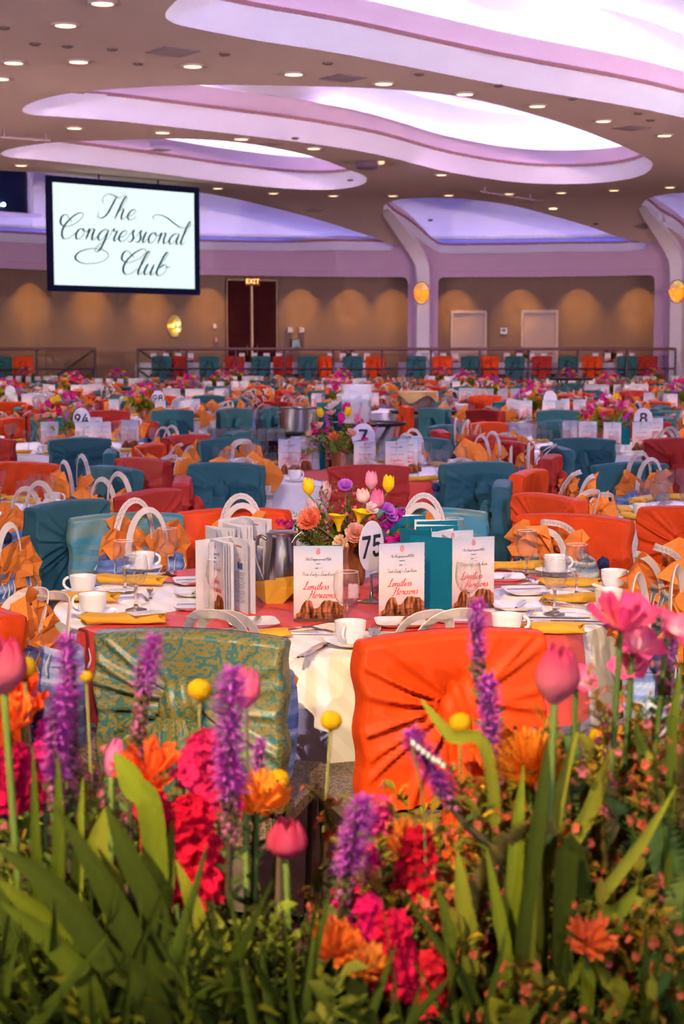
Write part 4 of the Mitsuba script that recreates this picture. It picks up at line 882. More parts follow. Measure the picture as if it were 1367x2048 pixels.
# ------------------------------------------------------------------ flowers; heads sit at the origin and look along +z
def petal(L, w, prof, n=6, m=5, cols=((.9, .2, .3), (.9, .2, .3)), streak=.0, seed=0, ruffle=0.0):
    """prof(v) -> (radius, height); w(v) half-angle in radians; colours run from base to tip"""
    r = np.random.default_rng(seed); V, C = [], []; ph = r.uniform(0, 6.28)
    for j in range(m + 1):
        v = j / m; R_, z = prof(v); hw = w(v)
        for i in range(n + 1):
            u = i / n * 2 - 1; a = u * hw; rr = R_ * (1 - .05 * u * u) + ruffle * v * sin(u * 6 + ph + v * 3)
            V.append((rr * cos(a), rr * sin(a), z - .10 * L * u * u * v ** 2 + ruffle * v * cos(u * 7 + ph)))
            c = np.array(cols[0]) * (1 - v) + np.array(cols[1]) * v; c = c * (1 - streak * abs(u) ** .8) + np.array(cols[-1]) * streak * abs(u) ** .8; C.append(np.clip(c * (1 + .10 * r.uniform(-1, 1)), 0, 1))
    return np.array(V), grid_faces(m + 1, n + 1), np.array(C)
def egg(r, h, open_=.72):
    def prof(v): return r * (.25 + .75 * sin(min(v / .42, 1) * pi / 2)) * (1 - (1 - open_) * max(0, (v - .42) / .58) ** 1.6), h * v
    return prof
def tulip(h=.058, r=.024, c0=(.75, .30, .28), c1=(.75, .05, .16), c2=(.85, .35, .45), seed=0, opn=.70, n=7, m=8, split=False):
    mb = MB()
    for k in range(6):
        q = egg(r * (1 if k % 2 == 0 else .93), h * (1 if k % 2 == 0 else .97), opn)
        p = petal(h, lambda v: .80 * (sin(pi * min(v * .74 + .2, 1)) ** .5) + .02, q, n, m, (c0, c1, c2), .35, seed + k)
        mb.add(xf(p, M4((0, 0, 0), k * pi / 3 + (.1 if k % 2 else 0))))
    return mb.pieces() if split else mb.get()
def ruffled(R_=.03, rows=((0.25, 5), (.6, 7), (1.0, 9)), c0=(.85, .12, .02), c1=(.9, .22, .04), cup=.8, seed=0, n=5, m=5, ruf=.10, split=False):
    """peony, ranunculus, poppy: rounds of ruffled petals"""
    mb = MB(); r = random.Random(seed)
    for q, k in rows:
        for i in range(k):
            opn = cup * (1.05 - .6 * q)
            prof = (lambda q, opn: lambda v: (R_ * (.12 + q * sin(v * pi / 2 * (1 - .25 * opn))), R_ * (.1 + 1.25 * v * (opn + .25)) + .0 * v))(q, opn)
            p = petal(R_, lambda v: (.30 + .75 * v * (1.15 - v)) * (1.25 if q < .5 else .85), prof, n, m, (np.array(c0) * r.uniform(.85, 1), np.array(c1) * r.uniform(.8, 1.1)), .0, seed * 31 + i, ruf * R_)
            mb.add(xf(p, M4((0, 0, 0), i * 2 * pi / k + q * 3 + r.uniform(-.15, .15), 1, r.uniform(-.12, .12))))
    return mb.pieces() if split else mb.get()
def billy(r=.0142, sub=4, seed=0):
    m = trimesh.creation.icosphere(subdivisions=sub); v = np.array(m.vertices); N = 260; i = np.arange(N) + .5
    ph, th = np.arccos(1 - 2 * i / N), pi * (1 + 5 ** .5) * i; F = np.stack([np.cos(th) * np.sin(ph), np.sin(th) * np.sin(ph), np.cos(ph)], 1)
    d = np.arccos(np.clip((v @ F.T).max(1), -1, 1)); k = np.clip(d / .125, 0, 1)
    return v * (r * (1.04 - .09 * k[:, None] ** 1.5)) * [1, 1, .9], np.array(m.faces), np.array([.80, .46, .012])[None] * (1 - .45 * k[:, None] ** 2)
def liatris(L=.17, R_=.020, bloom=.6, n=70, seed=0, fil=9, bend=0.0):
    """a spike along +z from 0 to L: open purple tufts above, round buds below, (flowers, buds, stem)"""
    r = random.Random(seed); fl, bd, st = MB(), MB(), MB(); Z = np.linspace(0, L, 10); P = np.stack([bend * (Z / L) ** 2 * L, Z * 0, Z], 1)
    st.add(tube(P, np.linspace(.0045, .0025, 10), 6), (.10, .05, .035))
    for i in range(n):
        t = i / n; z = L * (1 - t); a = i * 2.4 + r.uniform(-.2, .2); R2 = R_ * (1.0 if t > .06 else .6 + 6 * t); cx = bend * (z / L) ** 2 * L
        if t < bloom:
            for k in range(fil):
                da, dz = r.uniform(-.65, .65), r.uniform(-.3, .75); d = nrm([cos(a + da), sin(a + da), dz]); l = R2 * r.uniform(.75, 1.15); s = np.array([cx, 0, z])
                w = np.cross(d, [0, 0, 1]) * .0016; mid = s + d * l * .55 + [0, 0, .002]; tip = s + d * l + [0, 0, .001]
                q = r.uniform(.75, 1.15)
                fl.add((np.array([s, mid - w, mid + w, tip]), np.array([[0, 1, 2], [1, 3, 2]])), np.clip(np.array([[.26, .025, .24], [.68, .11, .58], [.68, .11, .58], [.88, .40, .84]]) * q, 0, 1))
        else:
            for q_ in range(2):
                s = .0027 * r.uniform(.7, 1.3); a2 = a + q_ * 3.4; bd.add(xf(blob((s, s, s * 1.3), 1), M4((cx + cos(a2) * .0075, sin(a2) * .0075, z + q_ * .002))), np.array(r.choice([(.32, .08, .12), (.16, .06, .05), (.48, .14, .22), (.12, .10, .03)])) * r.uniform(.7, 1.2))
            if i % 3 == 0: d = np.array([cos(a), sin(a), .5]); bd.add(ribbon([(cx, 0, z), (cx + d[0] * .012, d[1] * .012, z + .008), (cx + d[0] * .022, d[1] * .022, z + .010)], [np.array([-d[1], d[0], 0]) * q for q in (.001, .002, .0003)]), (.10, .13, .04))
    return fl.get(), bd.get() if bd.n else None, st.get()
def floret(R_, c, seed=0, n5=5):
    mb = MB(); r = random.Random(seed)
    for k in range(n5):
        a = k * 2 * pi / n5 + r.uniform(-.2, .2); d = np.array([cos(a), sin(a), 0]); s = np.array([-d[1], d[0], 0]); up = np.array([0, 0, 1.0]); z = r.uniform(.1, .45)
        P = [d * .1, d * .6 + up * z * .6, d * 1.0 + up * z]; W = [.12, .42, .22]; q = []
        for p, w in zip(P, W): q += [p - s * w + up * .12 * (w > .3), p + up * -.08, p + s * w + up * .12 * (w > .3)]
        cc = np.clip(np.array(c) * r.uniform(.7, 1.2), 0, 1); mb.add((np.array(q) * R_, grid_faces(3, 3)), cc)
    return mb.get()
def stock(L=.12, R_=.026, c=(.62, .012, .03), n=26, seed=0):
    mb = MB(); r = random.Random(seed)
    for i in range(n):
        t = (i + .5) / n; a = i * 2.4; z = L * t; k = R_ * (1.0 - .45 * t); d = nrm([cos(a), sin(a), .35 + .8 * t])
        for q in range(2): mb.add(xf(floret(k * r.uniform(.55, .8), np.array(c) * r.uniform(.75, 1.25), seed * 50 + i + q * 7), align(np.array([0, 0, z]) + d * k * (.45 + .35 * q), d + np.array([r.uniform(-.3, .3), r.uniform(-.3, .3), 0]), r.uniform(0, 6))))
    return mb.get()
def calla(h=.07, seed=0):
    rows, C = [], []; n = 17
    for j in range(9):
        v = j / 8; a = np.linspace(-pi * 1.1, pi * 1.1, n); R_ = .006 + .026 * v ** 1.8; z = h * v * (.62 + .38 * np.cos(a / 2.2) ** 2); fl = 1 + .5 * v ** 3 * np.cos(a / 2)
        rows.append(np.stack([R_ * fl * np.cos(a), R_ * np.sin(a), z], 1)); C.append(np.broadcast_to(np.array([.82, .55, .01]) * (.85 + .25 * v), (n, 3)))
    return np.vstack(rows), grid_faces(9, n), np.clip(np.vstack(C), 0, 1)
def protea(h=.07, R_=.03, seed=0, c0=(.55, .20, .18), c1=(.80, .62, .55), k=30):
    mb = MB(); r = random.Random(seed)
    for i in range(k):
        t = i / k; a = i * 2.4; q = .4 + .6 * t; L = h * (1 - .25 * t)
        P = [(.3 * R_ * q, 0, 0), (R_ * q * .8, 0, L * .5), (R_ * q * .95, 0, L)]; v, f = ribbon(P, [(0, w, 0) for w in (.004, .007, .0008)])
        mb.add(xf((v, f, np.repeat(np.array([c0, (np.array(c0) + c1) / 2, c1]), 2, 0) * r.uniform(.8, 1.1)), M4((0, 0, 0), a)))
    return mb.get()
def pincushion(R_=.035, k=150, seed=0, c0=(.72, .15, .01), c1=(.92, .36, .03)):
    mb = MB(); r = random.Random(seed)
    for i in range(k):
        ph = math.acos(1 - 1.15 * (i + .5) / k); a = i * 2.4; d = np.array([sin(ph) * cos(a), sin(ph) * sin(a), cos(ph)]); l = R_ * r.uniform(.85, 1.1)
        P = [d * .2 * R_, d * l * .7 + [0, 0, .002], d * l + [0, 0, .25 * R_ * sin(ph)]]; s = nrm(np.cross(d, [.1, .2, 1])) * .0011
        v, f = ribbon(P, [s, s, s * 1.5]); mb.add((v, f, np.repeat(np.array([c0, c0, c1]), 2, 0) * r.uniform(.75, 1.1)))
    return mb.get()
def lily(R_=.036, seed=0, c0=(.85, .62, .55), c1=(.85, .22, .34)):
    mb = MB(); r = random.Random(seed)
    for k in range(6):
        P = np.array([[.004, 0, 0], [R_ * .35, 0, R_ * .55], [R_ * .8, 0, R_ * .85], [R_ * 1.15, 0, R_ * .75]]); rows = []
        for p, w in zip(P, (.003, .010, .014, .001)): rows += [p + [0, -w, .002], p, p + [0, w, .002]]
        cc = np.repeat(np.array([c0, np.add(c0, c1) / 2, c1, c1]), 3, 0) * r.uniform(.9, 1.1); mb.add(xf((np.array(rows), grid_faces(4, 3), np.clip(cc, 0, 1)), M4((0, 0, 0), k * pi / 3, 1 if k % 2 else .85)))
    return mb.get()
LEAFG = [(.08, .105, .009), (.13, .155, .011), (.05, .068, .009), (.19, .19, .016)]
def blade(P, w, col, tipcol=None, fold=.35, n=None):
    """a strap leaf along P, creased down the middle"""
    P = catmull(P, 7); k = len(P); t = np.linspace(0, 1, k); ww = w * np.clip(np.minimum(.55 + t * 1.5, 1), 0, 1) * np.clip((1 - t) * 3.2, .03, 1) ** .7
    T_, U, V_ = frames(P); face = np.array([0, -1.0, .15]); s = np.cross(T_, face); s /= np.linalg.norm(s, axis=1, keepdims=True) + 1e-9; nn = np.cross(s, T_)
    L, Rr = P - s * ww[:, None] + nn * ww[:, None] * fold, P + s * ww[:, None] + nn * ww[:, None] * fold
    v = np.stack([L, (L + P) / 2 - nn * ww[:, None] * .1, P, (Rr + P) / 2 - nn * ww[:, None] * .1, Rr], 1).reshape(-1, 3)
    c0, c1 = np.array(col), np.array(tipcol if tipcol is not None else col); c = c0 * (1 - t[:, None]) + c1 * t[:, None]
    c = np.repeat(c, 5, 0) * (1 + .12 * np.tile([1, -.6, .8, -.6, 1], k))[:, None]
    return v, grid_faces(k, 5), np.clip(c, 0, 1)
def leaflet(L, w, col):
    rows = []
    for t, k in ((0, .1), (.3, .9), (.65, .85), (1, .03)):
        z = .18 * L * sin(t * 2.4); rows += [(t * L, -w * k, z + w * k * .4), (t * L, 0, z), (t * L, w * k, z + w * k * .4)]
    return np.array(rows), grid_faces(4, 3), np.broadcast_to(np.asarray(col), (12, 3))
def fern(L=.22, k=20, seed=0, col=(.10, .17, .03), lw=.30, droop=.5):
    mb = MB(); r = random.Random(seed); P = np.array([(droop * L * .6 * t ** 2, 0, L * t * (1 - .25 * droop * t)) for t in np.linspace(0, 1, 9)]); mb.add(tube(P, np.linspace(.0016, .0006, 9), 4), np.array(col) * .7)
    for i in range(k):
        t = .12 + .86 * i / k; p = np.array([np.interp(t, np.linspace(0, 1, 9), P[:, q]) for q in range(3)]); l = L * lw * (sin(pi * min(t * .8 + .22, 1)) + .08)
        for s in (-1, 1):
            d = np.array([.35, s * .9, .55]); lf = leaflet(l, l * .11, np.array(col) * r.uniform(.7, 1.35)); m = align(p, d); m2 = np.eye(4); m2[:3, 0] = nrm(d); m2[:3, 2] = nrm(np.cross(nrm(d), [0, 0, 1.0]) * s); m2[:3, 1] = np.cross(m2[:3, 2], m2[:3, 0]); m2[:3, 3] = p
            mb.add(xf(lf, m2))
    return mb.get()
def sprig(L=.22, k=16, seed=0, cols=LEAFG, leaf=.034, wid=.32, tips=None, spread=1.0):
    """a stem with leaves all round, and small blossoms at its tips when tips is a colour"""
    mb = MB(); r = random.Random(seed); bx, by = r.uniform(-.25, .25), r.uniform(-.25, .25); f = lambda t: np.array([bx * L * t * t, by * L * t * t, L * t])
    mb.add(tube([f(t) for t in np.linspace(0, 1, 7)], np.linspace(.0022, .0008, 7), 4), np.array(cols[0]) * .8)
    for i in range(k):
        t = .15 + .85 * i / k; a = i * 2.4 + r.uniform(-.4, .4); d = nrm([cos(a) * spread, sin(a) * spread, r.uniform(.1, .9)]); l = leaf * r.uniform(.6, 1.2)
        m2 = np.eye(4); m2[:3, 0] = d; y = nrm(np.cross([0, 0, 1.0], d)); m2[:3, 1] = y; m2[:3, 2] = np.cross(d, y); m2[:3, 3] = f(t)
        mb.add(xf(leaflet(l, l * wid, np.array(r.choice(cols)) * r.uniform(.7, 1.35)), m2))
        if tips is not None and t > .3 and r.random() < .75:
            q = f(t) + d * l * r.uniform(.7, 1.2); mb.add(tube([f(t), q], .0006, 3, False), np.array(cols[0])); mb.add(xf(floret(r.uniform(.0045, .0075), np.array(tips) * r.uniform(.7, 1.25), seed + i), align(q, d)))
    return mb.get()
def stem(P, r=.0026, col=(.13, .20, .04), n=6): return (*tube(catmull(P, 5), r, n), None)
YEL, PNK, MAG, PUR, PEACH, CORAL = (.82, .56, .012), (.80, .20, .34), (.58, .02, .20), (.40, .07, .48), (.80, .42, .28), (.84, .17, .05)

# ------------------------------------------------------------------ the bouquet on a table: one thing, each flower a part
VASEM = mat('vase_copper', prin((.30, .10, .035), .35, .5))
def bouquet(seed, lod):
    """flowers in a low vase; origin on the table"""
    r = random.Random(seed); pr = Proto(); big = lod == 0
    pr.part('vase', lathe([(.001, 0), (.055, 0), (.062, .02), (.060, .10), (.064, .125), (.058, .125), (.05, .10), (.001, .09)], 24 if big else 10), VASEM)
    if lod == 2:
        mb = MB()
        for i in range(26):
            a = i * 2.4; k = math.sqrt((i + .5) / 26); q = np.array([cos(a) * .19 * k, sin(a) * .19 * k, .13 + .17 * (1 - k * k) + r.uniform(0, .06)]); c = r.choice([YEL, PNK, MAG, MAG, PUR, PEACH, CORAL, MAG])
            mb.add(xf(ruffled(.036, ((.3, 3), (.9, 5)), np.array(c) * .8, c, .8, i, 2, 2), align(q, q - [0, 0, .05] + np.array([0, 0, .05]))))
        pr.append(('blooms', ply(mb.get(), VCP, False)))
        mb = MB()
        for i in range(22): a = r.uniform(0, 6.28); mb.add(xf(sprig(r.uniform(.12, .24), 7, i, leaf=.06), align((cos(a) * .03, sin(a) * .03, .10), (cos(a), sin(a), r.uniform(.2, 1.2)))))
        pr.append(('foliage', ply(mb.get(), VCP, False))); return pr
    put_ = lambda name, mesh, p, d, roll=0, s=1.0: pr.append((_num(pr, name), ply(xf(mesh, align(p, d, roll, s)), VCP, True)))
    n = 34 if big else 24
    kinds = [('tulip', YEL), ('tulip', PNK), ('ranunculus', PEACH), ('stock', MAG), ('stock', (.55, .02, .10)), ('peony', CORAL), ('liatris', PUR), ('ranunculus', (.82, .70, .62)), ('tulip', MAG), ('stock', (.42, .02, .20))]
    for i in range(n):
        a = i * 2.4 + seed; k = math.sqrt((i + .5) / n); q = np.array([cos(a) * .185 * k, sin(a) * .185 * k, .14 + .19 * (1 - k ** 2.2) + r.uniform(0, .05)]); d = nrm(q - [0, 0, .02]); kn, c = r.choice(kinds); c = np.array(c)
        q = q * 1.0
        if kn == 'tulip': put_('tulip', tulip(.055, .021, c * .8, c, np.minimum(c * 1.15 + .03, 1), i, .72, 5, 6), q, d + [0, 0, .5], r.uniform(0, 6))
        elif kn in ('ranunculus', 'peony'): put_(kn, ruffled(.030, ((.25, 4), (.6, 6), (1.0, 8)) if big else ((.3, 4), (.95, 6)), c * .85, c, .8, i, 4, 4), q, d, r.uniform(0, 6))
        elif kn == 'stock': put_('stock', stock(.07, .024, c, 12 if big else 8, i), q - d * .03, d, 0)
        else: put_('liatris', liatris(.09, .016, 1.0, 26, i, 6)[0], q - d * .02, d, 0)
    for i in range(30 if big else 16):
        a = i * 2.4 + .5; e = r.uniform(.1, 1.3); d = nrm([cos(a), sin(a), e]); kind = i % 3
        m = fern(r.uniform(.16, .24), 14, i, (.12, .15, .03), .26) if kind == 0 else sprig(r.uniform(.16, .25), 16, i, tips=(.55, .10, .14) if kind == 1 else None, leaf=.036, wid=.22 if kind == 1 else .36)
        put_('fern_frond' if kind == 0 else 'waxflower_sprig' if kind == 1 else 'leaf_sprig', m, np.array([d[0] * .035, d[1] * .035, .115]), d, r.uniform(0, 6))
    return pr
def _num(pr, name):
    have = {p for p, _ in pr}; k, n = 0, name
    while n in have: k += 1; n = f'{name}_{k:03d}'
    return n
BOUQ = {1: [bouquet(3, 1), bouquet(8, 1)], 2: [bouquet(k, 2) for k in (11, 12, 13)]}
# ------------------------------------------------------------------ tables
TZ, TR = .75, .915
CLOTH = mat('satin_cloth', prin(mikit.proc(lambda p, n, uv: mix((.84, .77, .66), (.78, .70, .58), smoothstep(.35, .65, dr.sin((p.x * .8 + p.y * .35 + p.z * .75) * 95) * .5 + .5))), .6, sheen=.2))
FARCLOTH = mat('plain_cloth', prin((.70, .66, .66), .6))
RUNM = mat('runner', prin(mikit.proc(lambda p, n, uv: mix((.60, .060, .035), (.52, .045, .03), noise(p.x * 420, p.y * 420, p.z * 420))), .6, sheen=.4))
def cloth_mesh(n, seed, amp=.8):
    r = np.random.default_rng(seed); a = np.arange(n) * 2 * pi / n; V = []
    for k in (.0005, .35, .7, .985): V.append(np.stack([np.cos(a) * TR * k, np.sin(a) * TR * k, np.full(n, TZ)], 1))
    for z, k in ((TZ - .006, 0), (TZ - .03, .15), (.55, .6), (.35, .85), (.15, 1), (.02, 1.05)):
        w = k * (.016 * np.sin(a * 13 + seed) + .012 * np.sin(a * 22 + 2 * seed) + .008 * np.sin(a * 7)); R_ = TR + .004 + .018 * k + w * amp
        V.append(np.stack([np.cos(a) * R_, np.sin(a) * R_, np.full(n, z)], 1))
    return np.vstack(V), grid_faces(len(V), n, True)[:, ::-1]
def runner_mesh(ang, hw=.26, drop=.30, n=36, m=9, lift=.0):
    """a band across the table that hangs over both edges"""
    rows = []; half = TR + .006
    for u in np.linspace(-1, 1, m):
        y = u * hw; xe = math.sqrt(half ** 2 - y ** 2); s = np.linspace(-(xe + drop), xe + drop, n); s = np.sort(np.concatenate([s, [-xe - .015, -xe, xe, xe + .015]]))
        ov = np.clip(np.abs(s) - xe, 0, None); x = np.sign(s) * np.minimum(np.abs(s), xe) + np.sign(s) * (np.minimum(ov, .02) * .5 + np.clip(ov - .02, 0, None) * (.16 + .05 * sin(u * 7)))
        z = TZ + .0035 + lift - np.clip(ov - .004, 0, None) * .985; rows.append(np.stack([x, np.full(len(s), y), z], 1))
    v = np.vstack(rows); c, q = cos(ang), sin(ang); v = np.stack([v[:, 0] * c - v[:, 1] * q, v[:, 0] * q + v[:, 1] * c, v[:, 2]], 1)
    return v, grid_faces(m, len(rows[0]))
def table_proto(n, seed):
    pr = Proto(); pr.part('table_top', lathe([(.001, .70), (TR - .02, .70), (TR - .008, .715), (TR - .02, .738), (.001, .738)], 24), DARKWOOD)
    for k in range(4): a = pi / 4 + k * pi / 2; pr.part('leg', tube([(cos(a) * .6, sin(a) * .6, .70), (cos(a) * .68, sin(a) * .68, 0)], .016, 6), BRONZE)
    return pr
TABP = table_proto(24, 0)
CLO = {0: ply(cloth_mesh(160, 1, .16), CLOTH, 40), 1: ply(cloth_mesh(96, 2), FARCLOTH, 40), 2: ply(cloth_mesh(36, 3), FARCLOTH, 40)}
RUN = {k: ply(runner_mesh(k), RUNM, 40) for k in (.72, -.75)}
RUN2 = ply(runner_mesh(.5, .33, .25, 20, 5), RUNM, 40)
def sign_proto(txt, tz=.24):
    """an oval table number on a silver foot"""
    pr = Proto(); pr.part('base', lathe([(.001, 0), (.05, 0), (.05, .004), (.02, .012), (.008, .018), (.006, .04), (.001, .04)], 20), STEEL)
    pr.part('stem', tube([(0, 0, .03), (0, 0, tz - .10)], .004, 6), STEEL)
    n = 40; a = np.arange(n) * 2 * pi / n; X, Z = .078 * np.cos(a), .092 * np.sin(a)
    v = np.vstack([np.c_[X * k, np.full(n, y), Z * k + tz] for k, y in ((.001, -.0012), (.99, -.0012), (1, -.0006), (1, .0006), (.99, .0012), (.001, .0012))])
    pr.part('disc', (v, grid_faces(6, n, True)), VCM, False, (.70, .64, .72))
    if txt: pr.part('number', latin(txt, .075 if len(txt) > 1 else .085, True, 0, tz - .037, -.0016), INK, False)
    return pr
TN = {}
ROWS = []
for k in range(12):
    Y = 5.12 + 2.7 * k
    for j in range(-4, 5):
        X = -.02 + 4.6 * j + (2.3 if k % 2 else 0)
        if abs(X) - 1.6 > .2185 * (Y + 1.3) + .25 or (k == 11 and abs(X) > 9): continue
        ROWS.append((k, X, Y))
rowlists = {k: sorted(x for q, x, y in ROWS if q == k) for k in range(12)}
NUM = ['zero', 'one', 'two', 'three', 'four', 'five', 'six', 'seven', 'eight', 'nine', 'ten', 'eleven', 'twelve', 'thirteen']
SIGNS = {(0, 0): ('75', 'table 75, nearest the flowers'), (2, 0): ('7', 'table 7 behind the nearest one'), (3, -1): ('94', 'table 94 on the left'), (3, 1): ('8', 'table 8 on the right'), (5, -1): ('98', 'table 98 farther left'), (6, 0): ('91', 'table 91, far in the middle')}
def table_name(k, X):
    s = SIGNS.get((k, int(np.sign(round(X))))) if abs(X) < 3 else None
    if s: return s[1], s[0]
    L = rowlists[k]; i = min(range(len(L)), key=lambda q: abs(L[q] - X))
    if k == 1: return 'the second row table on the ' + ('left' if X < 0 else 'right'), None
    return f'table {NUM[i + 1]} of row {NUM[k + 1]}', None
CLOCK = ['three', 'two', 'one', 'twelve', 'eleven', 'ten', 'nine', 'eight', 'seven', 'six', 'five', 'four']
def side_word(a): return CLOCK[int(math.floor((a % (2 * pi)) / (2 * pi) * 12 + .49)) % 12] + " o'clock"
QUEUE = {k: [] for k in ('chair', 'bag', 'tissue', 'programme', 'goblet', 'cup', 'napkin')}
def visible(p, m=70):
    x, y, c = to_px(p); return c > 0 and -m < x < 1367 + m
def seat_frame(X, Y, a, r): return M4((X + cos(a) * r, Y + sin(a) * r, 0), a + pi / 2)      # +y looks to the table centre
CHAIRCOL = ['teal', 'red', 'teal', 'orange']
STANDS = [(-.39, 14.9, .34), (.28, 16.5, .40), (-.82, 13.6, .38), (1.02, 19.6, .42), (2.6, 32.1, .5), (4.3, 29.5, .42), (-4.6, 29.4, .5)]
LAY = {(1, -1): (15, {10: 'teal', 11: 'red', 0: 'red', 1: 'teal', 9: 'teal'}), (1, 1): (25, {6: 'orange', 7: 'orange', 5: 'teal', 4: 'orange'}), (2, 0): (5, {8: 'teal', 9: 'red', 10: 'teal', 11: 'red', 7: 'red'}), (3, -1): (15, {9: 'teal', 8: 'red', 10: 'red'}), (3, 1): (10, {8: 'teal', 7: 'red', 9: 'red'})}
for (k, X, Y) in ROWS:
    nm, sg = table_name(k, X); lod = 0 if k == 0 else 1 if k <= 4 else 2; clod = 0 if k <= 1 else 1 if k <= 4 else 2
    is75 = k == 0 and abs(X) < 1
    if k == 0 and not is75 or (k == 4 and abs(X) < 1): continue
    red = (k * 3 + int(round(X))) % 3 == 0 or sg == '7'
    place('banquet_table', TABP, M4((X, Y, 0)), f'round wooden top under the cloth, {nm}', 'table', 'round banquet tables') if k <= 3 else None
    cm = CLO[0 if is75 else 1 if k <= 4 else 2]
    ck = numbered('tablecloth'); scene[ck] = {**cm, 'to_world': T(M4((X, Y, 0), k))}; lab(ck, f'pale tablecloth to the floor, {nm}', 'tablecloth')
    if is75: continue
    if red:
        rk = numbered('table_runner'); scene[rk] = {**RUN2, 'to_world': T(M4((X, Y, 0), k * .7))}; lab(rk, f'coral red runner across {nm}', 'table runner')
    rr = random.Random(k * 100 + int(X * 10)); n = 12
    off = rr.uniform(0, 2 * pi / n)
    fix = LAY.get((k, int(np.sign(round(X)))) if abs(X) < 3 else None); off, ccol = (math.radians(fix[0]), fix[1]) if fix else (off, {})
    # the bouquet and the number
    bl = 1 if k <= 4 else 2
    if visible((X, Y, 1), 40):
        place('bouquet', BOUQ[bl][rr.randrange(len(BOUQ[bl]))], M4((X + rr.uniform(-.05, .05), Y + rr.uniform(-.05, .05), TZ + .004), rr.uniform(0, 6), 1.2), f'bright mixed bouquet, middle of {nm}', 'bouquet', 'bouquets on the tables')
        sx = .16 if sg != '8' else .22
        if k <= 6: place('table_number', sign_proto(sg, .25) if sg else sign_proto('', .25), M4((X + sx, Y - .22, TZ + .004), -.2), f'pale oval number sign, {nm}' + '', 'sign')
    for i in range(n):
        a = off + i * 2 * pi / n; col = CHAIRCOL[(i + k) % 4] if rr.random() > .15 else rr.choice(CHAIRCOL); col = ccol.get(i, col); m = seat_frame(X, Y, a + rr.uniform(-.05, .05), 1.225 + rr.uniform(-.01, .06)) @ M4((0, 0, 0), rr.uniform(-.22, .22))
        p = m[:3, 3]; sw = side_word(off + i * 2 * pi / n)
        if not visible(p + [0, 0, .8], 60): continue
        if any(np.hypot(p[0] - a_, p[1] - b_) < r_ + .42 for a_, b_, r_ in STANDS): continue
        d = float(np.hypot(p[0], p[1])); s3 = rr.randrange(99)
        QUEUE['chair'].append((d, clod, col, m, f'{col} draped chair at {sw}, {nm}', s3))
        if rr.random() < .88:
            mb_ = m @ M4((rr.uniform(-.03, .03), -.04 + rr.uniform(-.02, .05), .492), rr.uniform(-.25, .25), 1, rr.uniform(-.10, .06))
            QUEUE['bag'].append((d, clod, rr.random() < .25, mb_, f'woven tote on the chair at {sw}, {nm}', s3))
            QUEUE['tissue'].append((d, clod, 0, mb_ @ M4((rr.uniform(-.02, .02), 0, .21), 0, rr.uniform(1.1, 1.6) if k <= 4 else rr.uniform(1.45, 1.95)), f'orange tissue in the tote at {sw}, {nm}', s3))
        face = m[:3, :3] @ [0, 1, 0]
        # place setting
        S = lambda x, y, z=TZ + .004, rz=0.0: m @ M4((x, y, z), rz)
        if rr.random() < .8: QUEUE['programme'].append((d, clod if clod else 0, 0, M4((X + cos(a) * .42 + rr.uniform(-.08, .08), Y + sin(a) * .42 + rr.uniform(-.08, .08), TZ + .004), rr.uniform(-.55, .55) + (pi if sin(a) > .9 and rr.random() < .5 else 0)), f'printed programme standing at {sw}, {nm}', s3))
        for q in range(2 if k <= 4 else 1): QUEUE['goblet'].append((d, max(1, clod), q, S(.12 - .13 * q + rr.uniform(-.03, .03), .52 - .05 * q + rr.uniform(-.03, .03)), f'{["clear", "second clear"][q]} wine glass at {sw}, {nm}', s3))
        if k <= 5 and rr.random() < .7: QUEUE['cup'].append((d, 0 if k <= 1 else 1, 0, S(.16, .44, TZ + .004, rr.uniform(0, 6)), f'white coffee cup at {sw}, {nm}', s3))
        if k <= 6 and rr.random() < .9: QUEUE['napkin'].append((d, 1, 0, S(-.04, .37, TZ + .004, rr.uniform(-.2, .2)), f'folded mustard napkin at {sw}, {nm}', s3))
KEEP = {'chair': 284, 'bag': 290, 'tissue': 290, 'programme': 285, 'goblet': 285, 'cup': 120, 'napkin': 200}
def flush(kind, pick, name, cat, group, stuff_label):
    q = sorted(QUEUE[kind], key=lambda t: t[0]); n = KEEP[kind]
    for d, lod, col, m, label, s in q[:n]: pick(name, lod, col, m, label, s, cat, group)
    rest = q[n:]
    if rest:
        mb = MB()
        bs = None
        for d, lod, col, m, label, s in rest:
            pr = LOW[kind](col, s)
            v, f, c = pr; mb.add((v, f, c), None, m)
        k = numbered(name + '_mass'); scene[k] = ply(mb.get(), {'chair': VCS, 'bag': VCF, 'tissue': VCP, 'programme': VCM, 'goblet': GLASSV}[kind], False); lab(k, stuff_label, cat, None, 'stuff')
def raw(pr):
    mb = MB()
    for _, d in pr:
        q = RAW.get(d['filename']) or (*meshkit.WRITTEN[d['filename']][:2], None); mb.add(q if q[2] is not None else (*q[:2], np.full((len(q[0]), 3), .5)))
    return mb.get()
_low = {}
def low(key, pr):
    if key not in _low: _low[key] = raw(pr)
    return _low[key]
LOW = {'chair': lambda c, s: low(('c', c), CH[c, 2][0]), 'bag': lambda c, s: low(('b', c), BAG[2, int(c)][s % 3]), 'tissue': lambda c, s: low(('t', s % 3), TISS[2][s % 3]), 'programme': lambda c, s: low(('p', s % 2), PRG[2, s % 2]), 'goblet': lambda c, s: low('g', GOB[2])}
flush('chair', lambda n, l, c, m, t, s, cat, g: place(n, CH[c, l][s % 2], m, t, cat, g), 'banquet_chair', 'chair', 'shawl draped banquet chairs', 'shawl draped chairs crowded at the farthest tables below the guard rail')
flush('bag', lambda n, l, c, m, t, s, cat, g: place(n, BAG[l, int(c)][s % 3], m, t, cat, g), 'tote_bag', 'bag', 'tote bags on the chairs', 'tote bags on chairs at the farthest tables')
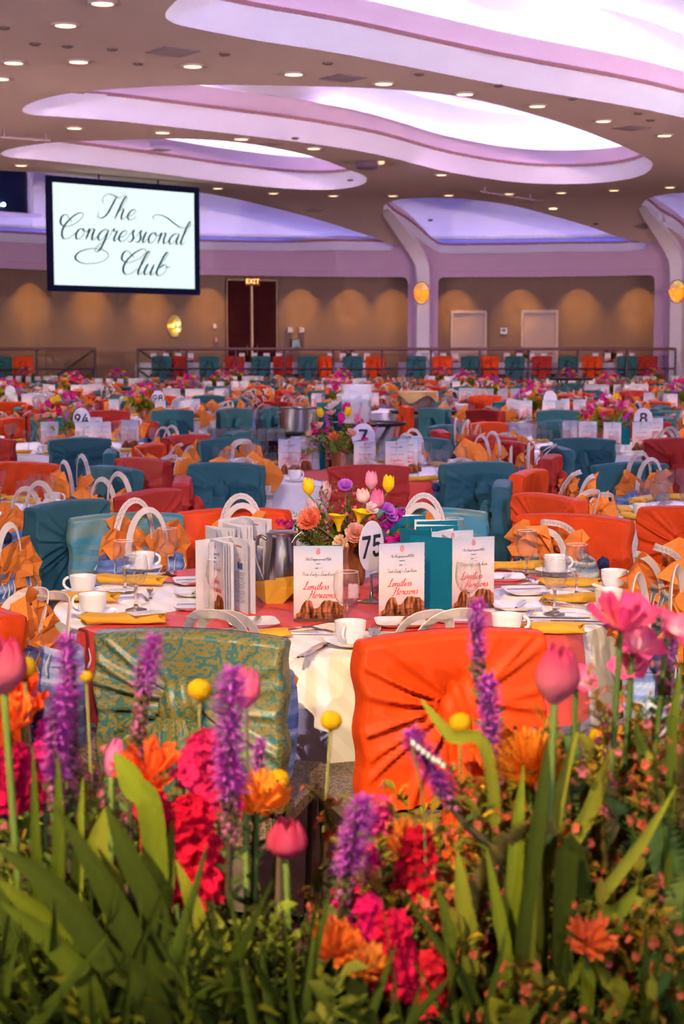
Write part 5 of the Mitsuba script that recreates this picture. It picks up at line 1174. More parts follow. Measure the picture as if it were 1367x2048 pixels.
flush('tissue', lambda n, l, c, m, t, s, cat, g: place(n, TISS[l][s % 3], m, t, cat, g), 'tissue_paper', 'tissue paper', 'orange tissue in the totes', 'orange tissue paper showing at the farthest tables')
flush('programme', lambda n, l, c, m, t, s, cat, g: place(n, PRG[min(l + (1 if l else 0), 2) if l > 1 else 1, s % 2], m, t, cat, g), 'programme', 'booklet', 'programmes on the tables', 'white programmes standing on the farthest tables')
flush('goblet', lambda n, l, c, m, t, s, cat, g: place(n, GOB[l], m, t, cat, g), 'wine_glass', 'wine glass', 'wine glasses on the tables', 'wine glasses glinting on the farthest tables')
def pcup(n, l, c, m, t, s, cat, g):
    place('saucer', SAU[l], m, t.replace('coffee cup', 'saucer under the cup'), 'saucer', 'saucers on the tables'); place(n, CUP[l], m @ M4((0, 0, .0072)), t, cat, g)
flush('cup', pcup, 'coffee_cup', 'cup', 'coffee cups on the tables', '')
flush('napkin', lambda n, l, c, m, t, s, cat, g: place(n, NAP[l], m, t, cat, g), 'napkin', 'napkin', 'mustard napkins on the tables', '')
# ------------------------------------------------------------------ table 75, laid as in the photograph
X0, Y0 = -.02, 5.12
def on_table(px, py, z=TZ + .004): p = at_z(px, py, z); return np.array([p[0], p[1], z])
k75 = 'table 75, nearest the flowers'
for i, a in enumerate((.87, 2.20)):
    rk = numbered('table_runner'); scene[rk] = {**ply(runner_mesh(a, .25, .26, lift=.0012 * i), RUNM, 40), 'to_world': T(M4((X0, Y0, 0)))}
    lab(rk, ['coral red runner across table 75 from its near left edge', 'coral red runner across table 75 from its near right edge'][i], 'table runner')
CH75 = [(257, 1.235, 'green', -.02, 'green and gold damask draped chair at the near left side of table 75'), (279.3, 1.23, 'orange', .16, 'bright orange draped chair at the near side of table 75, right of the green one'),
        (225, 1.17, 'orange', .05, 'orange draped chair at the left edge of the photo, by table 75'), (128, 1.25, 'shot', -.30, 'blue green shot silk chair at the far left side of table 75'),
        (108, 1.23, 'orange', -.1, 'orange draped chair at the far side of table 75, behind the booklets'), (74, 1.24, 'shot', .05, 'green shot silk chair at the far side of table 75, behind the teal booklets'),
        (48, 1.27, 'orange', .28, 'orange draped chair at the far right side of table 75'), (316, 1.22, 'red', .1, 'red draped chair at the near right of table 75, behind the flowers'), (9, 1.22, 'teal', 0, 'teal draped chair at the right side of table 75'), (160, 1.28, 'red', 0, 'red draped chair at the left side of table 75')]
for i, (ad, r, col, tw_, lb) in enumerate(CH75):
    m = seat_frame(X0, Y0, math.radians(ad), r) @ M4((0, 0, 0), tw_)
    place('banquet_chair', CH[col, 0][i % len(CH[col, 0])], m, lb, 'chair', 'shawl draped banquet chairs')
    where = lb.split(' at ', 1)[1].split(',')[0]
    col_ = {'green': 'green', 'shot': 'silk', 'orange': 'orange', 'red': 'red', 'teal': 'teal'}[col]
    b = m @ M4((.05 if i == 1 else .0, (.05 if i == 8 else -.04) + (.03 if i < 2 else 0), .492), (.1, .05, .15, .25, -.1, .1, -.3, 0.2, 0, 0)[i], 1, -.06)
    place('tote_bag', BAG[0, 1 if i in (6, 8) else 0][(1, 1, 2, 0, 0, 0, 2, 0, 2, 0)[i]], b, f'woven tote bag on the {col_} chair at {where}', 'bag', 'tote bags on the chairs')
    place('tissue_paper', TISS[0][i % 3], b @ M4((0, 0, .21 if i > 1 else .15), i, 1.4 if i > 1 else 1.1), f'orange tissue on the {col_} chair at {where}', 'tissue paper', 'orange tissue in the totes')
# glasses
for i, (x, y, lb) in enumerate([(272, 1220, 'wine glass in front of the two cups at the left of table 75'), (250, 1184, 'wine glass behind another at the left of table 75'), (335, 1152, 'wine glass at the far left of table 75, before the silk chair'), (437, 1229, 'wine glass in front of the leftmost booklet of table 75'),
        (692, 1262, 'wine glass in the middle, before the two facing booklets'), (935, 1236, 'wine glass in front of the right booklet of table 75'), (1052, 1158, 'wine glass farthest right behind the plates of table 75'), (1108, 1228, 'wine glass nearest the right cups of table 75'), (1152, 1193, 'wine glass before the far right orange chair'), (908, 1128, 'wine glass behind the teal booklets of table 75'), (590, 1135, 'wine glass behind the steel pitcher'), (760, 1150, 'wine glass behind the number 75 sign')]):
    place('wine_glass', GOB[0], M4(on_table(x, y)), lb, 'wine glass', 'wine glasses on the tables')
# cups on saucers
for i, (x, y, rz, lb) in enumerate([(186, 1232, pi * .95, 'nearest the left edge of table 75'), (166, 1192, pi * .97, 'second from the near left edge of table 75'), (285, 1142, .3, 'behind the wine glasses at the left of table 75'), (700, 1291, -1.9, 'in the middle of the near edge of table 75'), (1012, 1276, .1, 'behind the orange chair at table 75'), (1226, 1180, .15, 'farthest right on table 75'),
        (1216, 1222, -2.2, 'at the right edge of table 75'), (1110, 1148, .2, 'behind the wine glasses at the right of table 75')]):
    p = on_table(x, y); place('saucer', SAU[0], M4(p), 'white saucer under the cup ' + lb, 'saucer', 'saucers on the tables'); place('coffee_cup', CUP[0], M4(p + [0, 0, .0072], rz), 'white coffee cup ' + lb, 'cup', 'coffee cups on the tables')
# napkins
for i, (x, y, rz, s, lb) in enumerate([(247, 1247, .06, 1.05, 'at the near left edge'), (166, 1202, -.15, 1.0, 'behind the nearest left cup'), (262, 1168, -.25, 1.05, 'behind the left wine glasses'), (1037, 1139, .1, 1.0, 'at the far right side'), (1152, 1205, .2, .95, 'under the right wine glasses'), (1140, 1172, -.1, .9, 'beside the far right cup'), (1084, 1266, -.12, 1.0, 'at the near right edge'), (520, 1276, .4, .75, 'behind the green chair')]):
    place('napkin', NAP[0], M4(on_table(x, y, TZ + .005), rz, s), f'folded mustard napkin {lb} of table 75', 'napkin', 'mustard napkins on the tables')
fan = MB()
for k in range(2):
    for i in range(5): a = -.9 + .45 * i; fan.add(ribbon(catmull([(0, 0, .0), (.05 * sin(a), -.02, .045), (.075 * sin(a), -.04 * cos(a), .085 * cos(a * .6))]), np.tile([.028, .004, 0], (13, 1))), np.array(MUST) * (1.05 - .1 * (i % 2)))
for i, (x, y) in enumerate([(548, 1208), (580, 1200)]):
    kk = numbered('napkin'); scene[kk] = {**ply(fan.get(), VCF, True), 'to_world': T(M4(on_table(x, y), .3 * i))}; lab(kk, ['mustard napkin fanned open at the foot of the steel pitcher', 'mustard napkin tucked between the pitcher and the left booklet'][i], 'napkin', 'mustard napkins on the tables')
# bread plates with butter knives
for i, (x, y, rz, lb) in enumerate([(505, 1252, .2, 'behind the green chair'), (395, 1218, .1, 'left of the booklets'), (392, 1190, .1, 'second, left of the booklets'), (390, 1168, .2, 'third, left of the booklets'), (800, 1252, .05, 'before the middle right booklet'), (912, 1243, -.1, 'before the right booklet'), (1032, 1218, .0, 'at the right, nearest'), (1050, 1187, .1, 'at the right, middle'), (1006, 1160, .0, 'at the right, farthest')]):
    p = on_table(x, y); place('bread_plate', PLATE, M4(p, rz, .92), f'square white bread plate {lb} on table 75', 'plate', 'bread plates of table 75')
    place('butter_knife', BUTTER, M4(p + [.01, -.012, .0145], rz + (.05 if i % 2 else 1.3)), f'butter knife lying on the square plate {lb}', 'knife', 'butter knives')
for i, (nm, x, y, rz) in enumerate([('knife', 622, 1303, 1.25), ('knife', 633, 1302, 1.22), ('spoon', 640, 1300, 1.25), ('fork', 600, 1268, -.1), ('fork', 575, 1262, -.15), ('spoon', 285, 1197, 1.9), ('fork', 300, 1190, 1.7), ('knife', 345, 1168, -.1), ('spoon', 350, 1235, 2.5), ('spoon', 330, 1150, 1.2), ('fork', 470, 1258, 1.2), ('fork', 478, 1262, 1.2),
        ('fork', 742, 1270, 1.5), ('fork', 752, 1270, 1.5), ('fork', 1055, 1236, 1.3), ('fork', 1065, 1168, 1.6), ('fork', 1098, 1200, 1.6), ('spoon', 1150, 1233, 2.6), ('knife', 1110, 1238, -.05), ('knife', 1170, 1245, -.05), ('knife', 1030, 1172, .05), ('fork', 1135, 1212, 2.6), ('spoon', 1160, 1182, 2.5), ('fork', 1035, 1147, 2.7)]):
    place('table_' + nm, {'knife': KNIFE, 'spoon': SPOON, 'fork': FORK}[nm], M4(on_table(x, y, TZ + .006 + .0001 * i), rz), f'silver {nm} at the {"near" if y > 1255 else "left" if x < 500 else "right"} side of table 75, {"nearer" if i % 2 else "farther"} {"outside" if (i // 2) % 2 else "inside"}', nm, 'cutlery of table 75')
for i, (x, y, rz, lb) in enumerate([(292, 1226, .55, 'on the near left napkin'), (245, 1180, .5, 'on the left napkin behind'), (318, 1148, .1, 'before the silk chair'), (780, 1268, -.1, 'before the orange chair'), (455, 1262, .1, 'behind the green chair'), (1160, 1200, .3, 'at the right of table 75'), (1100, 1246, .2, 'by the near right napkin')]):
    place('menu_card', CARD, M4(on_table(x, y, TZ + (.038 if i < 2 else .0055)), rz), f'small printed white card {lb}', 'card', 'cards on table 75')
# the booklets
def stand_at(proto, a, b, lb, name='programme'):
    p, q = on_table(*a), on_table(*b); place(name, proto, M4(p, math.atan2(q[1] - p[1], q[0] - p[0])), lb, 'booklet', 'programmes on the tables')
stand_at(programme(0, .16), (587, 1243), (690, 1243), 'programme facing the camera left of the middle wine glass')
stand_at(programme(0, .35), (757, 1238), (858, 1232), 'programme facing the camera right of the number sign')
stand_at(programme(0, 2.2), (903, 1222), (985, 1216), 'programme with a teal back, rightmost of the standing group')
stand_at(programme(0, 1.9), (862, 1204), (924, 1200), 'programme with a teal back, half hidden behind the rightmost one')
stand_at(programme(0, .22, False), (417, 1221), (455, 1239), 'programme seen at an angle at the left end of table 75')
stand_at(PRIN[0], (460, 1216), (520, 1231), 'programme showing an inner page with a portrait, left of the pitcher')
stand_at(PRIN[1], (412, 1186), (470, 1196), 'open programme behind the angled one at the left')
stand_at(PRIN[1], (446, 1178), (512, 1188), 'open programme showing cream pages behind the portrait page')
stand_at(PRIN[0], (490, 1160), (548, 1170), 'open programme with its teal cover to the right, by the pitcher')
for i, (a, b, op) in enumerate([((850, 1158), (782, 1154), .6), ((913, 1172), (832, 1170), .5), ((915, 1186), (845, 1184), .7)]):
    stand_at(PRG[0, 0] if i else PRG[0, 1], a, b, ['farthest of three programmes turned to show teal backs', 'middle one of three programmes turned to show teal backs', 'nearest of three programmes turned to show teal backs'][i])
# the steel pitcher
pit = Proto(); pr_ = catmull([(.001, 0), (.052, .0), (.056, .01), (.060, .06), (.058, .12), (.050, .17), (.047, .20), (.050, .215)], 4)
pit.part('body', lathe(np.vstack([pr_, pr_[::-1] * [.965, 1] + [0, .002]])[:-4], 40), mat('pitcher_steel', prin((.62, .58, .56), mikit.proc(lambda p, n, uv: .12 + .25 * smoothstep(.5, .7, noise(p.x * 350, p.y * 350, p.z * 200))) if False else .2, 1.0)))
pit.part('handle', tube(catmull([(-.050, 0, .19), (-.075, 0, .20), (-.092, 0, .17), (-.088, 0, .12), (-.070, 0, .07), (-.057, 0, .045)], 6), .006, 8), STEEL)
pit.part('spout', ribbon(catmull([(.044, 0, .185), (.055, 0, .205), (.074, 0, .222)], 5), [(0, .030 * (1 - t * .75), 0) for t in np.linspace(0, 1, 11)], .002), STEEL, 40)
pit.part('lid', lathe([(.05, .216), (.04, .222), (.001, .224)], 30), STEEL)
place('water_pitcher', pit, M4(on_table(563, 1192), -.25), 'dewy steel water pitcher behind the booklets on table 75', 'pitcher')
# number sign
sg = sign_proto('75', .20); place('table_number', sg, M4(on_table(742, 1204), .95) @ np.diag([.92, .92, .92, 1]), 'pale oval sign reading 75 on a silver foot', 'sign')
# small glass pot and card by the sign
place('small_card', [('', ply(bbox((0, 0, .024), (.034, .003, .048)), VCM, False, (.72, .45, .42)))], M4(on_table(706, 1196), -.15), 'small pink card standing between the booklets', 'card')
# the big bouquet: every flower where the photograph has it
bq = Proto(); B0 = on_table(692, 1168); Yb = B0[1]
bq.part('vase', lathe([(.001, 0), (.060, 0), (.068, .03), (.066, .12), (.070, .15), (.062, .15), (.056, .12), (.001, .10)], 28), VASEM)
for k in range(34): a = k * 2 * pi / 34; bq.append((_num(bq, 'bead'), ply(xf(blob((.006, .006, .006), 1), M4((cos(a) * .070, sin(a) * .070, .145 + .004 * (k % 2)))), VCG, True, (.70, .22, .02))))
def bp(px, py, dy=0.0): p = at_y(px, py, Yb + dy); return p - B0
neck = np.array([0, 0, .13])
def bflower(name, mesh, px, py, dy=-.05, d=None, roll=0.0, st=True, s=1.0):
    q = bp(px, py, dy); dd = nrm(q - neck * .6) if d is None else nrm(d); n = _num(bq, name)
    bq.append((n, ply(xf(mesh, align(q, dd, roll, s)), VCP, True)))
    if st: bq.append((n + '__stem', ply(tube(catmull([neck * .9, (neck + q) / 2 + dd * .01, q - dd * .001], 5), .0028, 6), VCP, True, (.14, .22, .04))))
bflower('tulip', tulip(.060, .0215, (.80, .50, .01), (.84, .58, .01), (.86, .66, .04), 1, .8), 618, 990, -.06, (-.1, -.1, 1)); bflower('tulip', tulip(.060, .0215, (.80, .50, .01), (.84, .58, .01), (.86, .66, .04), 2, .8), 775, 984, -.06, (.05, -.1, 1))
bflower('tulip', tulip(.064, .023, (.80, .40, .40), (.80, .22, .32), (.86, .50, .52), 3, .7), 742, 978, -.05, (-.02, -.1, 1)); bflower('tulip', tulip(.070, .026, (.82, .30, .36), (.76, .10, .24), (.85, .42, .46), 4, .65), 752, 1016, -.10, (.05, -.35, 1)); bflower('tulip', tulip(.05, .025, (.85, .62, .45), (.84, .55, .44), (.85, .7, .6), 5, .8), 729, 1005, -.07, (-.3, -.3, 1))
bflower('calla_lily', calla(.075), 677, 1062, -.15, (-.05, -.28, 1), -1.9); bflower('calla_lily', calla(.06), 716, 1046, -.13, (.25, -.35, 1), -1.0)
bflower('ranunculus', ruffled(.034, ((.25, 4), (.55, 6), (.8, 7), (1.0, 8)), (.78, .34, .20), (.82, .46, .33), .95, 4, 5, 5, .04), 709, 1070, -.15, (.05, -.9, .35)); bflower('ranunculus', ruffled(.022, ((.3, 4), (.7, 6), (1, 7)), (.80, .60, .52), (.84, .70, .66), .9, 6), 740, 1020, -.13, (.3, -.7, .5)); bflower('ranunculus', ruffled(.026, ((.3, 4), (.7, 6), (1, 7)), (.78, .52, .20), (.80, .58, .30), .9, 8), 683, 1088, -.16, (-.2, -.8, .3))
bflower('peony', ruffled(.040, ((.25, 4), (.6, 6), (1.0, 8)), (.84, .16, .06), (.86, .24, .10), .9, 9, 6, 6, .12), 624, 1046, -.14, (-.35, -.8, .55)); bflower('peony', ruffled(.032, ((.3, 4), (1.0, 7)), (.80, .12, .06), (.84, .20, .10), .9, 12, 6, 6, .12), 744, 1055, -.02, (.4, -.4, .6))
bflower('protea', protea(.085, .030), 634, 1040, -.04, (-.35, -.1, 1)); bflower('protea', protea(.07, .022, 3), 655, 1000, .02, (-.15, 0, 1))
bflower('stock', stock(.09, .027, (.48, .015, .19), 20, 2), 770, 1092, -.10, (.8, -.5, .5)); bflower('stock', stock(.09, .026, (.40, .02, .24), 18, 5), 762, 1050, -.06, (.9, -.3, .6)); bflower('stock', stock(.07, .022, (.50, .02, .16), 16, 6), 790, 1082, -.06, (1, -.2, .6)); bflower('stock', stock(.06, .020, (.5, .03, .13), 12, 7), 588, 1052, -.02, (-1, -.2, .3)); bflower('stock', stock(.05, .018, (.66, .10, .16), 12, 8), 697, 990, -.03, (.1, -.4, 1)); bflower('stock', stock(.05, .016, (.50, .03, .20), 12, 9), 806, 1072, -.02, (1, -.1, .25))
for i, (x, y) in enumerate([(772, 1022), (690, 975), (778, 1035)]): bflower('aster', ruffled(.024, ((.5, 9), (1.0, 14)), (.32, .05, .36), (.52, .16, .56), .6, 20 + i, 3, 3, .05), x, y, -.09, (.5 * (x > 700), -.7, .6))
rq = random.Random(9)
for i, (x, y, ty) in enumerate([(585, 1010, 0), (600, 1000, 0), (570, 1040, 0), (566, 1055, 0), (560, 1072, 0), (655, 985, 1), (672, 965, 1), (690, 960, 1), (700, 965, 1), (720, 985, 1), (640, 1010, 1), (610, 1070, 2), (650, 1085, 2), (630, 1095, 2), (700, 1030, 1), (668, 1030, 1), (645, 1040, 1), (780, 1000, 2), (800, 1090, 0), (820, 1065, 2), (790, 1110, 0), (735, 1092, 2), (600, 1088, 2), (575, 1092, 2), (688, 1010, 2), (760, 1095, 2), (720, 1040, 1), (640, 1070, 1), (610, 1030, 2), (700, 1050, 2), (662, 1070, 2), (590, 1075, 0), (806, 1040, 0), (655, 1110, 2), (715, 1105, 2), (620, 1108, 2)]):
    q = bp(x, y, -.02 - .08 * rq.random()); d = q - neck * .7; L = max(float(np.linalg.norm(d)), .10)
    ms = fern(L, 16, i, [(.16, .18, .03), (.24, .15, .03), (.10, .15, .03)][i % 3], .20, .2) if ty == 0 else sprig(L, 24, i, leaf=.024, wid=.16, tips=(.52, .10, .14)) if ty == 1 else sprig(L, 14, i, leaf=.040, wid=.34)
    bq.append((_num(bq, ['fern_frond', 'waxflower_sprig', 'leaf_sprig'][ty]), ply(xf(ms, align(neck * .7, d, rq.uniform(0, 6))), VCP, True)))
place('bouquet', bq, M4(B0), 'large mixed bouquet of tulips and callas in the middle of table 75', 'bouquet', 'bouquets on the tables')

# ------------------------------------------------------------------ service stands between the tables
TRAYM = mat('tray', prin((.02, .018, .022), .35))
def stand(x, y, r, z, lb):
    pr = Proto(); pr.part('tray', lathe([(.001, z - .02), (r - .02, z - .02), (r, z + .015), (r - .006, z + .015), (r - .024, z - .006), (.001, z - .006)], 40), TRAYM)
    for s in (-1, 1):
        for t in (-1, 1): pr.part('leg', tube([(s * r * .55, t * r * .5, z - .02), (-s * r * .55, t * r * .5, 0)], .013, 6), BLACK)
    place('tray_stand', pr, M4((x, y, 0)), lb, 'tray stand')
stand(-.39, 14.9, .34, .79, 'folding tray stand under the large steel pot, behind table 7'); stand(.28, 16.5, .40, .80, 'round dark tray stand under the clear water tub'); stand(-.82, 13.6, .38, .79, 'dark tray stand under the upturned glasses'); stand(1.02, 19.6, .42, .80, 'tray stand under the cloth covered bucket')
stand(2.6, 32.1, .5, .80, 'far tray stand with rows of glasses'); stand(4.3, 29.5, .42, 1.02, 'far tall round dark tray stand at the right'); stand(-4.6, 29.4, .5, .8, 'far tray stand at the left with brass trays')
pot = Proto(); pot.part('body', lathe([(.001, 0), (.165, 0), (.178, .02), (.178, .23), (.188, .238), (.186, .246), (.172, .240), (.170, .02), (.001, .015)], 40), STEEL)
for s in (-1, 1): pot.part('handle', tube(catmull([(s * .178, -.05, .20), (s * .215, -.045, .19), (s * .215, .045, .19), (s * .178, .05, .20)]), .008, 6), STEEL)
place('steel_pot', pot, M4((-.40, 14.9, .785)), 'large steel pot standing left of the clear water tub', 'pot')
tub = Proto(); n = 24; rr_ = [np.c_[rrect(a, b, .28, n), np.full(n, z)] for a, b, z in ((.15, .13, 0), (.155, .135, .01), (.165, .145, .41), (.170, .150, .415), (.158, .138, .415))]
tub.part('shell', (np.vstack(rr_), grid_faces(5, n, True)), mat('clear_plastic', {'type': 'blendbsdf', 'weight': .28, 'a': {'type': 'thindielectric', 'int_ior': 1.5}, 'b': prin((.80, .84, .95), .3)})); rr_ = [np.c_[rrect(a, b, .28, n), np.full(n, z)] for a, b, z in ((.001, .001, .008), (.145, .125, .008), (.152, .132, .25), (.001, .001, .25))]
tub.part('water', (np.vstack(rr_), grid_faces(4, n, True)), SOLIDGLASS, 30)
place('water_tub', tub, M4((.15, 16.5, .797)), 'tall clear tub half filled with water on a round dark tray', 'water tub')
bk = Proto(); bk.part('body', lathe([(.001, 0), (.17, 0), (.19, .02), (.23, .24), (.235, .25), (.22, .25), (.18, .02), (.001, .01)], 32), mat('bucket', prin((.22, .14, .12), .4, .4)))
v, f = lathe([(.001, .262), (.15, .262), (.225, .262), (.25, .25), (.255, .21), (.26, .16)], 32); v[:, 2] += np.where(v[:, 2] < .24, .05 * np.sin(np.arctan2(v[:, 1], v[:, 0]) * 4), 0); v[:, :2] *= (1 + .03 * np.sin(np.arctan2(v[:, 1], v[:, 0]) * 9))[:, None]
place('bucket', bk, M4((.95, 19.6, .797)), 'dark bucket under a tan cloth beyond the water tub', 'bucket'); place('bucket_cloth', [('', ply((v, f), VCF, True, (.55, .34, .14)))], M4((.95, 19.6, .799)), 'tan cloth draped over the dark bucket', 'cloth')
jg = Proto(); jg.part('body', lathe([(.001, 0), (.06, 0), (.065, .1), (.052, .17), (.056, .19), (.05, .17), (.06, .1), (.001, .01)], 20), STEEL); jg.part('handle', tube(catmull([(.053, 0, .16), (.10, 0, .15), (.10, 0, .07), (.062, 0, .05)]), .007, 6), STEEL)
place('steel_jug', jg, M4((1.29, 19.6, .797)), 'small steel jug right of the dark bucket', 'jug')
TUM = [('', ply(lathe([(.037, 0), (.034, .05), (.030, .105), (.001, .106)], 10), GLASSV))]
i = 0
for r_ in range(5):
    for c_ in range(8):
        x, y = -.82 - .29 + c_ * .083, 13.38 + r_ * .085
        if np.hypot(x + .82, y - 13.6) < .35: place('tumbler', TUM, M4((x, y, .786)), 'upturned tumbler on the dark tray behind table 7', 'tumbler', 'upturned tumblers on the near dark tray')
for r_ in range(4):
    for c_ in range(11):
        x, y = 2.6 - .45 + c_ * .09, 31.95 + r_ * .09
        if np.hypot(x - 2.6, y - 32.1) < .46: place('tumbler', TUM, M4((x, y, .796)), 'upturned tumbler on the far tray below the guard rail', 'tumbler', 'upturned tumblers on the far tray')
for i in range(3): place('brass_tray', [('', ply(lathe([(.001, 0), (.18, 0), (.22, .03), (.21, .03), (.17, .008), (.001, .008)], 24), GOLD))], M4((-4.65 + .1 * i, 29.3 + .1 * i, .80 + .032 * i)), ['brass tray at the bottom of the far left stack', 'brass tray in the middle of the far left stack', 'brass tray on top of the far left stack'][i], 'tray')

# ------------------------------------------------------------------ the riser's tables and chairs
RISER = [(320, 'teal'), (364, 'red'), (419, 'teal'), (472, 'red'), (517, 'teal'), (572, 'red'), (614, 'teal'), (651, 'orange'), (700, 'teal'), (756, 'orange'), (830, 'teal'), (885, 'orange'), (934, 'teal'), (982, 'orange'), (1026, 'teal'), (1083, 'red'), (1127, 'teal'), (1187, 'orange'), (1249, 'teal'), (1293, 'red')]
for i, (x, col) in enumerate(RISER):
    Y = 37.42 + (.12 if i % 3 == 1 else 0); p = at_y(x, 700, Y)
    place('banquet_chair', CH[col, 2][i % 2], M4((p[0], Y, RZ), (.25, -.3, .05, -.1)[i % 4]), f'{col} draped chair on the back riser, number {NUM[(i % 13) + 1]} from the left' if i < 13 else f'{col} draped chair on the right of the back riser, {NUM[i - 12]} from the bay', 'chair', 'chairs on the back riser')
for i, x in enumerate((345, 520, 695, 870, 1045, 1220)):
    Y = 38.9; p = at_y(x, 700, Y); cx = ['leftmost', 'second', 'third', 'fourth', 'fifth', 'sixth', 'seventh', 'eighth'][i]
    ck = numbered('tablecloth'); scene[ck] = {**CLO[2], 'to_world': T(M4((p[0], Y, RZ), i))}; lab(ck, f'pale tablecloth on the {cx} table of the back riser', 'tablecloth')
    if i % 2 == 0 or i == 5: place('bouquet', BOUQ[2][i % 3], M4((p[0], Y, RZ + TZ + .004), i), f'small bouquet on the {cx} table of the back riser', 'bouquet', 'bouquets on the tables')
    for q in range(4): place('programme', PRG[2, q % 2], M4((p[0] - .5 + .3 * q, Y - .35, RZ + TZ + .004), .2 * q - .3), f'{["leftmost", "second", "third", "rightmost"][q]} white programme on the {cx} table of the back riser', 'booklet', 'programmes on the back riser')
for i, (x, col) in enumerate(((-45, 'orange'), (5, 'teal'), (52, 'orange'))):
    p = at_y(x, 700, 37.0); place('banquet_chair', CH[col, 2][0], M4((min(p[0], -7.5), 37.0, RZ), .1 * i), f'{col} draped chair on the far left riser, ' + ['leftmost', 'middle', 'by the steps'][i], 'chair', 'chairs on the left riser')
ck = numbered('tablecloth'); scene[ck] = {**CLO[2], 'to_world': T(M4((-8.6, 37.9, RZ), 1) @ np.diag([.6, .6, 1, 1]))}; lab(ck, 'pale tablecloth on the table of the far left riser', 'tablecloth')
# ------------------------------------------------------------------ the row of flowers in front, in a long planter at the stage's edge
PZ0 = .60
pb = Proto(); pb.part('box', bbox((0, 1.86, .30), (2.3, .62, .60), .01), BLACK, False); pb.part('soil', bbox((0, 1.86, .605), (2.2, .54, .012), .003), VCM, False, (.03, .022, .015))
place('flower_planter', pb, np.eye(4), 'long black planter box holding the row of flowers in front', 'planter')
rf = random.Random(4)
def foot(px, Y, lean=.35):
    """where a stem comes out of the planter"""
    p = at_y(px, 2048, Y); return np.array([p[0] * (1 - lean * .2) + rf.uniform(-.02, .02), min(max(Y + rf.uniform(-.03, .03), 1.62), 2.1), PZ0 + .01])
def side(px): return 'far left' if px < 200 else 'left' if px < 480 else 'middle' if px < 850 else 'right' if px < 1120 else 'far right'
def fplant(name, parts, px, py, Y, label, cat, base=None, d=None, roll=0.0, r=.0032, scol=(.10, .17, .03), s=1.0, leaves=0):
    """a flower: its head at the pixel's ray at distance Y, on a stem from the planter"""
    q = at_y(px, py, Y); b = foot(base if base is not None else px, Y); dd = nrm(q - b) if d is None else nrm(d)
    key = numbered(name)
    for n, mesh, bs in parts:
        for j_, piece in enumerate(mesh if isinstance(mesh, list) else [mesh]): scene[key + '__' + n + (f'_{j_:03d}' if j_ else '')] = ply(xf(piece, align(q, dd, roll, s)), bs, True)
    P = catmull([b, b * .45 + q * .55 + [0, 0, -.02] - dd * .02, q + dd * .002], 6); scene[key + '__stem'] = ply(tube(P, r, 7), VCP, True, scol)
    for i in range(leaves):
        t = .3 + .2 * i; o = P[int(t * (len(P) - 1))]; a = rf.uniform(0, 6.28)
        scene[key + '__leaf' + (f'_{i:03d}' if i else '')] = ply(blade([o, o + [cos(a) * .03, sin(a) * .02, .05], o + [cos(a) * .06, sin(a) * .03, .10]], .010, LEAFG[i % 4], None, .3), VCP, True)
    lab(key, label, cat, None)
    return key
# liatris
for i, (x, y, Y, L, k, d, bend) in enumerate([(146, 1275, 1.78, .165, .45, (.03, 0, 1), -.05), (283, 1275, 1.80, .15, .42, (.06, 0, 1), .1), (462, 1345, 1.68, .190, .72, (.02, 0, 1), .0), (103, 1378, 1.74, .14, .75, (-.02, 0, 1), .1), (716, 1600, 1.62, .115, .72, (.15, 0, 1), .05), (822, 1465, 1.70, .10, .80, (-.55, .1, 1), .0), (942, 1205, 1.86, .105, .65, (-.12, 0, 1), .08), (975, 1355, 1.80, .115, .85, (-.06, 0, 1), .0), (1345, 1232, 1.9, .10, .7, (.1, 0, 1), .0), (520, 1480, 1.86, .09, .6, (.05, 0, 1), 0)]):
    fl, bd, st = liatris(L, (.022, .021, .026, .022, .023, .021, .016, .018, .015, .012)[i], k, int(L * 620), 20 + i, 10, bend)
    dn = nrm(d); top = at_y(x, y, Y); 
    m = align(top - dn * L, dn, 0)
    key = numbered('liatris'); scene[key + '__blossom'] = {**ply(fl, VCP, True), 'to_world': T(m)}
    if bd is not None: scene[key + '__bud_cluster'] = {**ply(bd, VCP, True), 'to_world': T(m)}
    b = foot(x, Y); P = catmull([b, top - dn * (L + .12), top - dn * L, top - dn * L * .2], 6); scene[key + '__stem'] = ply(tube(P, .0038, 7), VCP, True, (.075, .06, .03))
    mb = MB()
    for q in range(26):
        o = P[min(int(q / 26 * len(P) * .72), len(P) - 1)]; a = q * 2.4; l = .05 * (1 - q / 40); lf = leaflet(l, .004, (.10, .14, .03)); m2 = align((0, 0, 0), (cos(a), sin(a), .6)); m3 = np.eye(4); m3[:3, 0], m3[:3, 1], m3[:3, 2], m3[:3, 3] = m2[:3, 2], m2[:3, 0], m2[:3, 1], o; mb.add(xf(lf, m3))
    scene[key + '__stem_leaf'] = ply(mb.get(), VCP, True); labels[key + '__stem_leaf'] = {'kind': 'stuff'}
    lab(key, 'purple liatris spike ' + ['at the far left, before the coral runner', 'before the left corner of the green chair', 'large and dense, before the right half of the green chair', 'low at the far left beside a yellow ball', 'in the middle, right of the pink tulip', 'leaning left before the orange chair', 'highest, before the right booklet and cup', 'before the right part of the orange chair', 'at the right edge, near the striped tote', 'small and half hidden behind the large spike'][i], 'flower')
